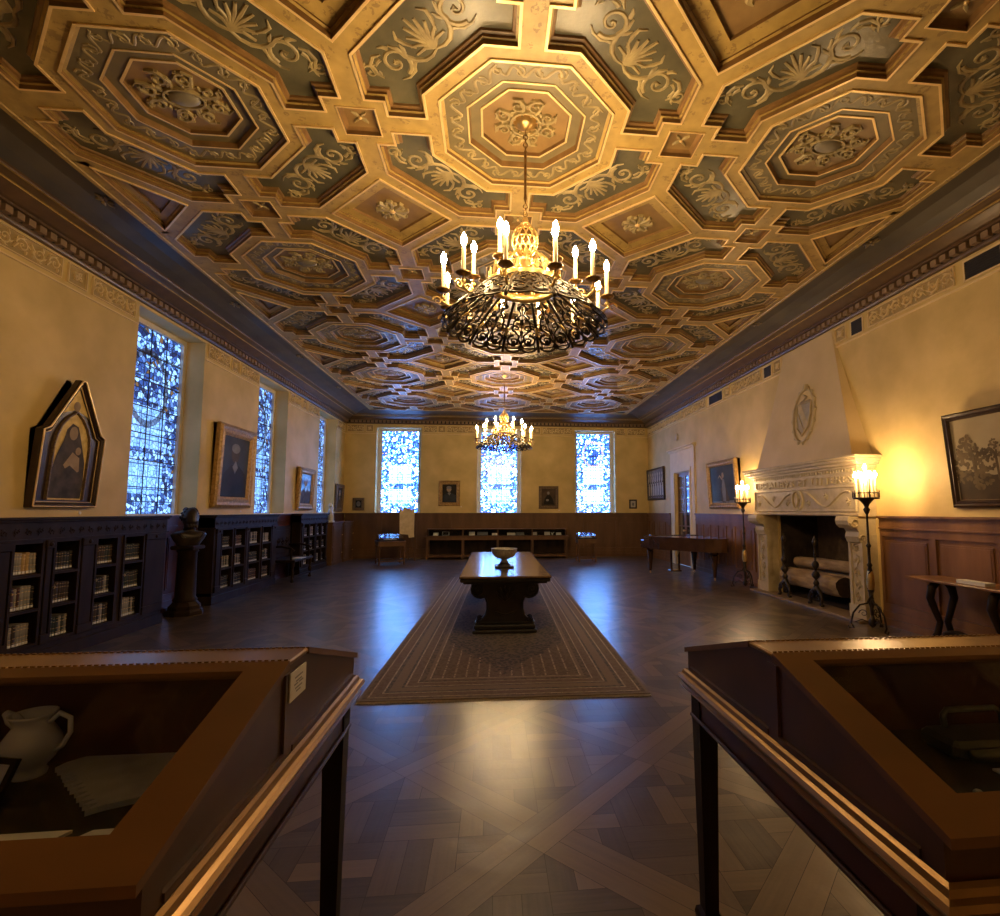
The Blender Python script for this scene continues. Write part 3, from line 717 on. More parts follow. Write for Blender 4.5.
mb = MB(); wall_boxes(mb, True, [(a, b, ZW, 4.50) for a, b in BW], 0, ZT+.3, XL, XR, YB, YB+TH); struct(mb.build('wall_back', 'plaster'))
mb = MB(); wall_boxes(mb, False, [(FP0, FP1, 0, FPZ), (D0, D1, 0, DZ)], 0, ZT+.3, YF-TH, YB+TH, XR, XR+TH); struct(mb.build('wall_right', 'plaster'))
struct(B(XL, XR, YF-TH, YF, 0, ZT+.3).build('wall_front', 'plaster'))
# firebox
mb = MB(); x1 = XR+.80
mb.box(x1, x1+.1, FP0-.2, FP1+.2, 0, 2.0, 1); mb.box(XR+TH-.02, x1, FP0-.12, FP0, 0, 2.0, 0); mb.box(XR+TH-.02, x1, FP1, FP1+.12, 0, 2.0, 0); mb.box(XR+TH-.02, x1, FP0, FP1, 1.52, 1.64, 0)
mb.box(XR+.02, x1, FP0, FP1, -.05, .03, 0); mb.box(XR+.03, XR+TH, FP0, FP0+.02, 0, 1.52, 0); mb.box(XR+.03, XR+TH, FP1-.02, FP1, 0, 1.52, 0); mb.box(XR+.03, XR+TH, FP0+.02, FP1-.02, 1.49, 1.515, 0)
firebox = mb
# frieze of relief panels under the cornice
fl = lambda u, v, h: (XL+h, u, v); frr = lambda u, v, h: (XR-h, u, v); fb = lambda u, v, h: (u, YB-h, v)
V0, V1 = 4.35, 4.585
mb = MB()
def line(fr, a, b): mb.strip([(a, 4.285), (b, 4.285)], .03, fr, .018, 0)
for a, b in ((-.9, 2.0), (2.1, 3.6), (3.7, 4.0), (4.1, 6.36), (6.84, 7.62), (9.52, 10.25), (10.73, 11.5), (13.22, 14.0), (14.48, 15.4), (17.17, 18.05)):
    frieze_panel(mb, fl, a, b, V0, V1)
for a in (6.46, 10.35, 14.1): frieze_panel(mb, fl, a, a+.28, V0, V1)
for a, b in ((YF, 7.70), (9.45, 11.55), (13.17, 15.48), (17.12, YB)): line(fl, a, b)
for a, b in ((-.9, 1.5), (1.6, 3.2), (3.3, 4.82), (5.52, 6.96), (10.1, 11.4), (12.9, 14.4), (14.8, 16.3), (16.7, 18.0)): frieze_panel(mb, frr, a, b, V0, V1)
for a in (7.46, 9.32, 11.52, 14.46, 16.36): frieze_panel(mb, frr, a, a+.26, V0, V1)
for a, b in ((YF, 7.72), (9.3, YB)): line(frr, a, b)
for a, b in ((-5.05, -4.5), (-2.45, -2.0), (-1.65, -.65), (1.05, 1.35), (1.75, 2.8), (4.45, 4.75), (4.85, 5.5)): frieze_panel(mb, fb, a, b, V0, V1)
for a in (-4.42, -1.95, 1.42): frieze_panel(mb, fb, a, a+.24, V0, V1)
for a, b in ((XL, -4.08), (-2.5, -.6), (1.0, 2.88), (4.4, XR)): line(fb, a, b)
struct(mb.build('trim_2', ['plaster_relief', 'friezeshade']))
# vents
for a, b in ((4.94, 5.38), (7.10, 7.34), (9.68, 9.96), (11.92, 12.70)):
    t = thing('ventilation_grille', (XR, (a+b)/2, 4.455), {4.94: 'long dark ventilation grille high on the right wall above the landscape painting', 7.10: 'small square dark vent right of the chimney hood under the cornice', 9.68: 'small dark vent just left of the chimney hood under the cornice', 11.92: 'long dark vent in the frieze farthest from the viewer, toward the door'}[a], 'vent')
    w = (b-a)/2
    mb = MB()
    for q in ((-w-.02, w+.02, .11, .13), (-w-.02, w+.02, -.13, -.11), (-w-.02, -w, -.11, .11), (w, w+.02, -.11, .11)): mb.box(-.014, 0, *q)
    mb.build('frame', 'plaster_relief', t)
    mb = MB(); mb.box(-.004, 0, -w, w, -.11, .11)
    k = -.09
    while k < .1: mb.box(-.010, -.004, -w, w, k, k+.008); k += .03
    mb.build('slats', 'grille', t)

# ------------------------------------------------------------------ windows
def window(n, u0, u1, z0, z1, side, kind):
    W_, H_ = u1-u0, z1-z0
    mat = stained('stained_glass_%d' % n, W_-(.26 if side == 'back' else .16), H_-.10, kind)
    if side == 'left': P = lambda u, d, z: (XL-d, u, z)
    else: P = lambda u, d, z: (u, YB+d, z)
    mb = MB()
    def bx(ua, ub, da, db, za, zb, mt=0):
        a, b = P(ua, da, za), P(ub, db, zb); mb.box(min(a[0], b[0]), max(a[0], b[0]), min(a[1], b[1]), max(a[1], b[1]), za, zb, mt)
    dg = .36; f_ = .13 if side == 'back' else .08
    # pale stone surround, widened and whitened at the back for the lit reveals
    bx(u0, u0+f_, dg-.05, dg+.10, z0, z1); bx(u1-f_, u1, dg-.05, dg+.10, z0, z1); bx(u0+f_, u1-f_, dg-.05, dg+.10, z1-.08, z1); bx(u0+f_, u1-f_, dg-.05, dg+.10, z0, z0+.02)
    o = struct(mb.build('window_%d' % n, 'stonesill'))
    mb = MB(); bx(u0, u1, -.02, dg-.05, z0-.001, z0+.012); mb.build('window_sill', 'stonesill', o)
    a0, a1, b0, b1 = u0+f_, u1-f_, z0+.02, z1-.08
    me = bpy.data.meshes.new('leaded_pane')
    vs = [P(a0, dg, b0), P(a1, dg, b0), P(a1, dg, b1), P(a0, dg, b1), P(a0, dg+.012, b0), P(a1, dg+.012, b0), P(a1, dg+.012, b1), P(a0, dg+.012, b1)]
    me.from_pydata(vs, [], [(0, 1, 2, 3), (7, 6, 5, 4), (0, 4, 5, 1), (1, 5, 6, 2), (2, 6, 7, 3), (3, 7, 4, 0)])
    me.materials.append(mat); uv = me.uv_layers.new(name='UVMap')
    for p in me.polygons:
        for l in p.loop_indices:
            v = vs[me.loops[l].vertex_index]; uv.data[l].uv = ((v[1] if side == 'left' else v[0])-a0, v[2]-b0)
    g = bpy.data.objects.new('leaded_pane', me); COL.objects.link(g); g.parent = o
    mb = MB()
    nb = 7
    for k in range(1, nb):
        z = b0+(b1-b0)*k/nb; bx(a0, a1, dg-.018, dg-.002, z-.008, z+.008)
    for k in (1, 2, 3): 
        u = a0+(a1-a0)*k/4; bx(u-.006, u+.006, dg-.014, dg-.002, b0, b1)
    mb.build('saddle_bars', 'iron', o)
    return o
for k, (a, b) in enumerate(LW): window(k+1, a, b, ZW, 4.575, 'left', 'side')
for k, (a, b) in enumerate(BW): window(k+4, a, b, ZW, 4.50, 'back', 'abc'[k])

# ------------------------------------------------------------------ wainscot
def wains(name, P, u0, u1, npan, mat='wains', zt=ZW, shallow=False):
    """panelled wainscot; P(u, d, z) -> point, d is the projection into the room"""
    mb = MB()
    def bx(ua, ub, da, db, za, zb, mt=0):
        a, b = P(ua, da, za), P(ub, db, zb)
        mb.box(min(a[0], b[0]), max(a[0], b[0]), min(a[1], b[1]), max(a[1], b[1]), min(a[2], b[2]), max(a[2], b[2]), mt)
    bx(u0, u1, 0, .02, 0, zt)
    bx(u0, u1, .02, .075, 0, .10); bx(u0, u1, .02, .055, .10, .20); bx(u0, u1, .02, .045, .20, .30)
    bx(u0, u1, .02, .045, zt-.18, zt-.035); bx(u0, u1, .02, .065, zt-.185, zt-.165); bx(u0, u1, .02, .058, zt-.05, zt-.03); bx(u0, u1, .02, .085, zt-.03, zt)
    bx(u0, u1, .02, .045, zt-.29, zt-.185)
    w = (u1-u0)/npan
    for k in range(npan+1):
        c = u0+k*w; a = max(u0, c-.05); b = min(u1, c+.05)
        bx(a, b, .02, .045, .30, zt-.29)
    for k in range(npan):
        a, b = u0+k*w+.05+.03, u0+(k+1)*w-.05-.03
        bx(a+.02, b-.02, .02, .034, .36, zt-.35); bx(a+.045, b-.045, .034, .040, .385, zt-.375)
    return struct(mb.build(name, mat))
PR = lambda u, d, z: (XR-d, u, z); PL = lambda u, d, z: (XL+d, u, z); PB = lambda u, d, z: (u, YB-d, z)
wains('trim_3', PR, YF, 6.93, 9)
wains('trim_4', PR, 10.12, 13.70, 8)
wains('trim_5', PR, 15.72, YB-.09, 4)
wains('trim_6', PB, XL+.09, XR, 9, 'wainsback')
wains('trim_7', PL, YF, YB-.0, 16, 'darkred')

# ------------------------------------------------------------------ door
mb = MB()
for q in ((13.74, D0, 0, 3.40), (D1, 15.68, 0, 3.40), (D0, D1, DZ, 3.40)): mb.box(XR-.035, XR, q[0], q[1], q[2], q[3], 0)
for q in ((D0-.10, D0, 0, DZ+.10), (D1, D1+.10, 0, DZ+.10), (D0, D1, DZ, DZ+.10)): mb.box(XR-.055, XR-.03, q[0], q[1], q[2], q[3], 0)
mb.box(XR-.07, XR, 13.70, 15.72, 3.40, 3.46, 0); mb.box(XR-.12, XR, 13.66, 15.76, 3.46, 3.50, 0)
mb.box(XR, XR+.25, D0, D0+.02, 0, DZ, 0); mb.box(XR, XR+.25, D1-.02, D1, 0, DZ, 0); mb.box(XR, XR+.25, D0+.02, D1-.02, DZ-.02, DZ, 0)
door = struct(mb.build('door_1', 'plaster_relief'))
for k in (0, 1):
    a = D0+.02+k*(D1-D0-.04)/2; b = a+(D1-D0-.04)/2
    mb = MB(); x0 = XR+.05
    for q in ((a, a+.07, 0, DZ-.02), (b-.07, b, 0, DZ-.02), (a+.07, b-.07, 0, .75), (a+.07, b-.07, DZ-.12, DZ-.02)): mb.box(x0, x0+.045, q[0], q[1], q[2], q[3], 0)
    for z in (1.15, 1.55, 1.95, 2.3): mb.box(x0, x0+.045, a+.07, b-.07, z-.015, z+.015, 0)
    leaf = mb.build('door_leaf', 'wains', door)
    MB().box(x0+.018, x0+.026, a+.07, b-.07, .75, DZ-.12).build('door_glass', 'doorglass' if 'doorglass' in M else 'glass', leaf)
    yk = b-.035 if k == 0 else a+.035
    MB().lathe([(.012, 0), (.012, -.03), (.03, -.04), (.032, -.06), (.015, -.07)], (x0, yk, 1.02), 12, axis='x').build('door_knob', 'brass', leaf)
struct(B(XR+TH-.05, XR+TH, D0-.1, D1+.1, 0, DZ+.1).build('trim_8', 'cove'))
# ================================================================== CHANDELIERS
def make_chandelier(loc, label):
    t = thing('chandelier', loc, label, 'chandelier', 'crown chandeliers hanging on the long axis')
    z0 = loc[2]
    MB().lathe([(.02, 5.09-z0), (.12, 5.09-z0), (.125, 5.07-z0), (.10, 5.05-z0), (.105, 5.03-z0), (.06, 4.99-z0), (.03, 4.97-z0), (.015, 4.95-z0)], seg=24).build('canopy', 'brass', t)
    mb = MB()
    def links(za, zb, n):
        for k in range(n):
            z = za+(zb-za)*(k+.5)/n; q = (zb-za)/n*.62
            pts = [((.018*cos(a) if k % 2 else 0), (0 if k % 2 else .018*cos(a)), z+q*sin(a)) for a in [2*pi*i/12 for i in range(13)]]
            mb.tube(pts, .005, 6)
    links(4.95-z0, 4.76-z0, 5); mb.build('chain', 'bronze', t)
    mb = MB(); links(4.30-z0, 4.16-z0, 4); mb.build('chain', 'bronze', t)
    MB().lathe([(.006, 4.77-z0), (.014, 4.76-z0), (.012, 4.70-z0), (.012, 4.36-z0), (.016, 4.32-z0), (.006, 4.29-z0)], seg=12).build('rod', 'bronze', t)
    # gilt openwork ball
    mb = MB(); mb.lathe([(.004, .965), (.02, .955), (.03, .93), (.018, .915), (.045, .90), (.05, .89), (.02, .875)], seg=16)
    for k in range(12):
        for sg in (-1, 1):
            pts = [(.112*sin(pi*i/12)*cos(2*pi*k/12+sg*i*.16), .112*sin(pi*i/12)*sin(2*pi*k/12+sg*i*.16), .745-.145*cos(pi*i/12)) for i in range(13)]
            mb.tube(pts, .0065, 5)
    for q in range(5):
        r = .112*sin(pi*(q+1)/6); z = .745-.145*cos(pi*(q+1)/6); mb.tube([(r*cos(a), r*sin(a), z) for a in [2*pi*i/20 for i in range(21)]], .007, 5)
    mb.lathe([(.03, .60), (.07, .585), (.08, .565), (.05, .545), (.03, .51)], seg=18)
    mb.build('openwork_ball', 'brass', t)
    mb = MB(); mb.ball((0, 0, .745), .085, .085, .12, 0); mb.build('ball_lining', 'bronze', t)
    # gilt crown at the top of the shade
    mb = MB(); mb.lathe([(.27, .38), (.305, .37), (.31, .35), (.29, .33), (.30, .31), (.275, .31), (.26, .33), (.265, .37), (.27, .38)], seg=36, caps=False)
    for k in range(24):
        a = 2*pi*k/24; c, s = cos(a), sin(a)
        fr = lambda u, v, h: ((.30+h)*cos(a+u/.3), (.30+h)*sin(a+u/.3), .37+v)
        p, w = spiral(0, .035, .03, 1.1, pi/2, 1 if k % 2 else -1, .016, 12); mb.strip(p, w, fr, .012)
        mb.strip([(0, 0), (.0, .05), (.01, .085)], [.03, .03, .008], fr, .012)
        if k % 2 == 0: mb.tube([(.05*c, .05*s, .56), (.15*c, .15*s, .60), (.25*c, .25*s, .50), (.285*c, .285*s, .37)], [.006, .011, .011, .007], 6)
    mb.build('crown', 'brass', t)
    # flared wrought-iron shade
    def sr(v): return .285+.40*v**.92
    def sz(v): return .33-.33*v**1.15
    NB = 12
    mb = MB()
    ring = lambda r, z, q, n=48: mb.tube([(r*cos(2*pi*i/n), r*sin(2*pi*i/n), z) for i in range(n+1)], q, 6)
    ring(sr(0), sz(0), .011); ring(sr(.98), sz(.98), .008)
    mb.build('shade_ring', 'iron', t)
    rib = None
    for k in range(NB):
        a = 2*pi*k/NB + pi/NB; ca, sa = cos(a), sin(a)
        if rib is None:
            m2 = MB(); m2.tube([(sr(v/8), 0, sz(v/8)) for v in range(9)] + [(sr(1)+.012, 0, sz(1)-.03)], .015, 6)
            rib = m2.build('shade_rib', 'iron', t); rib.rotation_euler = (0, 0, a)
        else: c = rib.copy(); COL.objects.link(c); c.rotation_euler = (0, 0, a)
    def bay():
        mb = MB()
        def fr(u, v, h):      # u in metres across, v 0..1 down the shade
            r = sr(v)+h*.5; a = u/r; return (r*cos(a), r*sin(a), sz(v)+h*.8)
        def S(pts, w, sc=.46):   # points in metres (u, down) -> v
            mb.strip([(x, y/sc) for x, y in pts], w, lambda u, v, h: fr(u, v, h), .010)
        L = .60
        def sp(cx, cy, r, turns, a0, sg, w):
            p, wd = spiral(cx, cy, r, turns, a0, sg, w, 18)
            m_ = MB(); n = len(p); vs = []; fs = []
            for i, (x, y) in enumerate(p):
                a = p[max(i-1, 0)]; b = p[min(i+1, n-1)]; dx, dy = b[0]-a[0], b[1]-a[1]; l = hypot(dx, dy) or 1
                nx, ny = -dy/l*wd[i]/2, dx/l*wd[i]/2
                for q, hh in ((1, -.006), (1, .006), (-1, .006), (-1, -.006)): vs.append(fr(x+nx*q, (y+ny*q)/L, hh))
            for i in range(n-1):
                for k in range(4): fs.append((i*4+k, i*4+(k+1) % 4, i*4+4+(k+1) % 4, i*4+4+k))
            mb.add(vs, fs, 0)
        def ln(pts, w):
            n = len(pts); vs = []; fs = []
            for i, (x, y) in enumerate(pts):
                a = pts[max(i-1, 0)]; b = pts[min(i+1, n-1)]; dx, dy = b[0]-a[0], b[1]-a[1]; l = hypot(dx, dy) or 1
                nx, ny = -dy/l*w/2, dx/l*w/2
                for q, hh in ((1, -.006), (1, .006), (-1, .006), (-1, -.006)): vs.append(fr(x+nx*q, (y+ny*q)/L, hh))
            for i in range(n-1):
                for k in range(4): fs.append((i*4+k, i*4+(k+1) % 4, i*4+4+(k+1) % 4, i*4+4+k))
            mb.add(vs, fs, 0)
        for sg in (-1, 1):
            sp(sg*.075, .50, .062, 1.5, -pi/2, sg, .022)
            sp(sg*.055, .345, .040, 1.4, pi/2, -sg, .018)
            sp(sg*.040, .22, .030, 1.3, -pi/2, sg, .016)
            sp(sg*.030, .10, .022, 1.2, pi/2, -sg, .014)
            ln([(0, .03), (sg*.035, .10), (sg*.012, .18), (sg*.075, .27), (sg*.085, .36), (sg*.02, .44), (sg*.05, .54)], .017)
            sp(sg*.105, .33, .030, 1.2, pi, sg, .012); sp(sg*.12, .42, .028, 1.2, 0, -sg, .012); ln([(sg*.03, .47), (sg*.0, .54), (sg*.03, .59)], .018)
            ln([(sg*.145, .45), (sg*.13, .53), (sg*.14, .60)], .010)
            n = 10; ln([(sg*.08+.078*cos(pi*i/n), .575+.055*sin(pi*i/n)) for i in range(n+1)], .020)   # scalloped hem
            ln([(sg*.075, .50), (sg*.075, .56)], .04)
        ln([(0, .02), (0, .58), (0, .62)], .008)
        ln([(0, .24), (.0, .30)], .035); ln([(0, .38), (0, .43)], .03)
        return mb
    b0 = None
    for k in range(NB):
        if b0 is None: b0 = bay().build('scrolled_bay', 'iron', t)
        else: c = b0.copy(); COL.objects.link(c); c.rotation_euler = (0, 0, 2*pi*k/NB)
    # candle arms
    def arm(R, zp, r0, zs, n, off, drop=0):
        first = None
        for k in range(n):
            a = 2*pi*k/n+off
            if first is None:
                m2 = MB(); m2.tube([(r0, 0, zs), (r0+(R-r0)*.35, 0, zs-.035), (r0+(R-r0)*.75, 0, zs-.05-.02), (R+.012, 0, zp-.08), (R, 0, zp-.01)], [.010, .012, .011, .010, .009], 7)
                p, w = spiral(0, 0, .035, 1.3, 0, 1, .014, 14)
                m2.strip([(x, y) for x, y in p], w, lambda u, v, h: (R+.045+u, h-.005, zp-.085+v), .012)
                m2.ball((R, 0, zp-.05), .018, .018, .022)
                ar = m2.build('candle_arm', 'brass', t)
                MB().lathe([(.01, zp-.012), (.03, zp-.008), (.055, zp+.004), (.062, zp+.014), (.05, zp+.010), (.02, zp+.004), (.018, zp+.02)], (R, 0, 0), 16).build('drip_pan', 'bronze', ar)
                MB().lathe([(.017, zp+.004), (.017, zp+.225), (.012, zp+.23)], (R, 0, 0), 12).build('candle_sleeve', 'candle', ar)
                MB().lathe([(.008, zp+.228), (.018, zp+.242), (.025, zp+.268), (.023, zp+.292), (.012, zp+.318), (.002, zp+.335)], (R, 0, 0), 12).build('bulb', 'bulb', ar)
                ar.rotation_euler = (0, 0, a); first = ar
            else: c = copy_tree(first, t); c.rotation_euler = (0, 0, a)
    arm(.70, .185, .50, .14, 12, pi/12)
    arm(.44, .39, .29, .33, 6, 0)
    return t
ch = make_chandelier((CX, CY, 3.19), 'large near chandelier with lit candles and a flared scrolled iron shade')
c2 = copy_tree(ch); c2.location = (CX, CY+6*A*1.0, 3.19); c2['label'] = 'small far chandelier with lit candles hanging before the middle back window'

# ================================================================== FIREPLACE
fp = thing('fireplace', (XR, 8.50, 0), 'tall carved stone fireplace with a tapering plaster hood on the right wall', 'fireplace')
def fbx(mb, d0, d1, y0, y1, z0, z1, mat=0, bev=0): mb.box(-d1, -d0, y0-8.5, y1-8.5, z0, z1, mat, bev)
mb = MB()
Y0, Y1 = 7.02, 10.05
n = 10
for k in range(n):           # hood: flaring out at the foot
    def st(t):
        z = 2.42+(ZT-2.42)*t; f = (1-t)**1.25 + .05*max(0, 1-t*5)
        hw = .72+.68*(1-t)**1.12; d = .015+.24*f; return z, hw, d
    za, wa, da = st(k/n); zb, wb, db = st((k+1)/n); yc = .02
    yw = wa+.06*(1-k/n); yw2 = wb+.06*(1-(k+1)/n)
    a = [(0, yc-yw-.02, za), (-da, yc-wa, za), (-da, yc+wa, za), (0, yc+yw+.02, za)]; b = [(0, yc-yw2-.02, zb), (-db, yc-wb, zb), (-db, yc+wb, zb), (0, yc+yw2+.02, zb)]
    mb.add(a+b, [(0, 1, 5, 4), (1, 2, 6, 5), (2, 3, 7, 6)], 0)
hood = mb.build('hood', 'stone2', fp)
# coat of arms, a shield in a wreath on the sloping hood
zc, yc = 3.28, -.06
def fh(u, v, h):
    t = (zc+v-2.42)/(ZT-2.42); f = (1-t)**1.25; return (-(.015+.24*f)-h-.004, yc-u, zc+v)
mb = MB()
mb.strip([(.30*cos(2*pi*i/40), .47*sin(2*pi*i/40)) for i in range(41)], .05, fh, .03, 0)
for k in range(16):
    a = 2*pi*k/16; mb.strip([(.30*cos(a), .47*sin(a)), (.34*cos(a+.12), .52*sin(a+.12)), (.30*cos(a+.3), .49*sin(a+.3))], [.03, .03, .01], fh, .025, 0)
mb.strip([(0, .46), (.02, .56)], .08, fh, .05, 0)
mb.strip([(-.05, .38), (.06, .33), (.0, .28), (-.13, .25), (.16, .25)], .02, fh, .03, 0)
sh = [(-.20, .22), (.20, .22), (.21, -.02), (.15, -.22), (0, -.36), (-.15, -.22), (-.21, -.02)]
mb.strip(sh+[sh[0]], .03, fh, .03, 0)
arms = mb.build('coat_of_arms', ['stone', 'stonegrey'], hood)
mb = MB(); mb.add([fh(x, y, .006) for x, y in sh], [tuple(range(7))], 1)
mb.add([fh(x, y, .014) for x, y in ((-.20, .20), (-.10, .22), (.17, -.19), (.09, -.28))], [(0, 1, 2, 3)], 0)
mb.strip([(-.205, .1), (.06, -.30)], .015, fh, .015, 0)
mb.build('shield', ['stone', 'stonegrey'], arms)
mb = MB()
for d, e, za, zb in ((.43, .17, 2.38, 2.42), (.40, .14, 2.33, 2.38), (.36, .11, 2.28, 2.33), (.31, .05, 2.24, 2.28)): fbx(mb, 0, d, Y0-e, Y1+e, za, zb, 0, .008)
mb.build('mantel_shelf', 'stone', fp)
mb = MB(); fbx(mb, 0, .27, Y0, Y1, FPZ, 2.24)
fz = lambda u, v, h: (-.27-h, 10.05-8.5-u, v)       # u runs to the right as seen from the room
WL = Y1-Y0
for a, c in (((.06, 1.97), (WL-.06, 1.97)), ((.06, 1.60), (WL-.06, 1.60)), ((.06, 1.60), (.06, 1.97)), ((WL-.06, 1.60), (WL-.06, 1.97))): mb.strip([a, c], .035, fz, .022)
mb.strip([(0, 1.545), (WL, 1.545)], .05, fz, .03)
mb.strip([(WL/2+.15*cos(2*pi*i/24), 1.785+.165*sin(2*pi*i/24)) for i in range(25)], .035, fz, .028)
mb.strip([(WL/2-.03, 1.90), (WL/2+.02, 1.80), (WL/2-.03, 1.68)], [.05, .09, .04], fz, .03)
for sg in (-1, 1):
    c = WL/2
    mb.strip([(c+sg*(.22+.024*i), 1.785+.115*cos(i*.145)) for i in range(0, 48)], .030, fz, .026)
    for q in range(3): scrollwork(mb, fz, c+sg*(.24+.52*(q+.0)) if q else c+sg*.30, 1.785-(.05 if q != 1 else -.04), .045, sg, -pi/2, .018, .014, 0, True)
k = .05
while k < WL-.05:
    mb.box(-.30, -.27, WL-8.5+Y0-k-.035+0, WL-8.5+Y0-k, 2.19, 2.235); k += .07
mb.build('carved_frieze', 'stone', fp)
for wtxt, u0, u1 in (('LIBRALIBVS', .10, 1.42), ('ET', 1.56, 1.80), ('LITTERES', 1.94, WL-.10)):
    cu = bpy.data.curves.new('inscription_text', 'FONT'); cu.body = wtxt; cu.size = .20; cu.extrude = .014; cu.align_x = 'CENTER'; cu.resolution_u = 3
    to = bpy.data.objects.new('inscription_text', cu); COL.objects.link(to); bpy.context.view_layer.update()
    me = bpy.data.meshes.new_from_object(to.evaluated_get(bpy.context.evaluated_depsgraph_get())); bpy.data.objects.remove(to)
    xs_ = [v.co.x for v in me.vertices]; k_ = (u1-u0)/(max(xs_)-min(xs_)); xm = (max(xs_)+min(xs_))/2
    for v in me.vertices: v.co.x = (v.co.x-xm)*k_; v.co.y *= .92
    io = bpy.data.objects.new('carved_word', me); COL.objects.link(io); me.materials.clear(); me.materials.append(M['stone']); io.parent = fp
    io.rotation_euler = (pi/2, 0, -pi/2); io.location = (-.277, Y1-8.5-(u0+u1)/2, 2.02)
for side, ya, yb in (('n', Y0, Y0+.34), ('f', Y1-.40, Y1)):
    mb = MB(); fbx(mb, 0, .22, ya+.02, yb-.02, 0, 1.25)
    fbx(mb, 0, .25, ya, yb, 0, .22); fbx(mb, .22, .24, ya+.02, ya+.07, .22, 1.2); fbx(mb, .22, .24, yb-.07, yb-.02, .22, 1.2)
    fj = lambda u, v, h: (-.22-h, u-8.5, v)
    ym = (ya+yb)/2
    for q in range(5): scrollwork(mb, fj, ym, .34+.18*q, .055, 1 if q % 2 else -1, pi/2, .02, .018, 0)
    j = mb.build('jamb', 'stone', fp)
    mb = MB()                                        # scrolled console under the lintel
    pr = [(0, FPZ), (.42, FPZ), (.44, 1.46), (.43, 1.40), (.38, 1.35), (.30, 1.34), (.27, 1.29), (.29, 1.22), (.26, 1.14), (.20, 1.11), (0, 1.09)]
    mb.prism([(-d, z) for d, z in pr], ya+.03-8.5, yb-.03-8.5, 'y')
    for yy in (ya+.022, yb-.022):
        fs_ = lambda u, v, h: (-u, yy-8.5+(h if yy > ym else -h), v)
        p, w = spiral(.34, 1.43, .07, 1.4, 0, -1, .02, 16); mb.strip(p, w, fs_, .012); p, w = spiral(.22, 1.2, .05, 1.4, 0, 1, .018, 14); mb.strip(p, w, fs_, .012)
    mb.build('console_bracket', 'stone', j)
mb = MB(); fbx(mb, 0, .40, Y0-.05, Y1+.05, .0, .035, 0, .006); mb.build('hearth_slab', 'hearthstone', fp)
firebox.xf = None
struct(firebox.build('trim_9', ['soot', 'fireback']))
mb = MB()
for k in range(22): mb.box(XR+.77-XR, XR+.795-XR, -1.1+k*.10, -1.1+k*.10+.09, .45, 1.35)
def log(y0, y1, x, z, r, label, tilt=0):
    t = thing('firewood_log', (x, (y0+y1)/2, z), label, 'log', 'logs lying on the andirons'); L = (y1-y0)/2
    mb = MB(); pr = []
    n = 14; vs = []; fs = []; seg = 16
    for k in range(n+1):
        y = -L+2*L*k/n
        for i in range(seg):
            a = 2*pi*i/seg; q = r*(1+.06*sin(3*a+k*.4)+.04*sin(5*a-k*.7)); vs.append((q*cos(a), y, q*sin(a)+tilt*y))
    for k in range(n):
        for i in range(seg): j = (i+1) % seg; fs.append((k*seg+i, k*seg+seg+i, k*seg+seg+j, k*seg+j))
    mb.add(vs, fs, 0, True); mb.build('bark', 'logbark', t)
    mb = MB(); mb.add(vs[:seg], [tuple(range(seg))]); mb.add(vs[-seg:], [tuple(range(seg-1, -1, -1))]); mb.build('cut_end', 'logend', t)
log(7.86, 9.50, XR+.06, .37, .165, 'thick front log lying on the andirons with a dark cut end')
log(7.80, 9.50, XR+.42, .42, .15, 'rear log lying behind the thick front log in the hearth')
log(7.80, 9.45, XR+.26, .655, .10, 'thinner pale log stacked on top of the other two logs', -.03)
def andiron(y, label):
    t = thing('andiron', (XR-.215, y, .036), label, 'andiron', 'pair of andirons in the hearth')
    prof = [(.012, .30), (.035, .32), (.05, .36), (.03, .40), (.02, .42), (.055, .46), (.065, .50), (.045, .545), (.018, .56), (.022, .60), (.05, .63), (.06, .67), (.04, .71), (.016, .73), (.016, .82), (.03, .84), (.018, .87), (.014, .98), (.03, 1.0), (.042, 1.04), (.03, 1.08), (.012, 1.10), (.015, 1.12), (.003, 1.15)]
    MB().lathe(prof, seg=14).build('shaft', 'iron', t)
    mb = MB()
    for sg in (-1, 1):
        mb.tube([(0, 0, .33), (0, sg*.05, .25), (-.01, sg*.13, .20), (-.02, sg*.17, .10), (-.02, sg*.13, .03), (-.02, sg*.18, .012)], [.03, .035, .03, .026, .024, .03], 8)
        p, w = spiral(0, 0, .055, 1.4, 0, sg, .02, 14); mb.strip(p, w, lambda u, v, h: (-.03-h, sg*.09+u, .16+v), .015)
    mb.ball((0, 0, .26), .05, .06, .05); mb.build('scrolled_foot', 'iron', t)
    mb = MB(); mb.box(.0, .66, -.012, .012, .145, .165); mb.box(.64, .66, -.012, .012, .0, .145); mb.build('log_rest', 'iron', t)
andiron(8.20, 'right-hand black baluster andiron in front of the logs'); andiron(9.12, 'left-hand black baluster andiron nearer the far jamb')

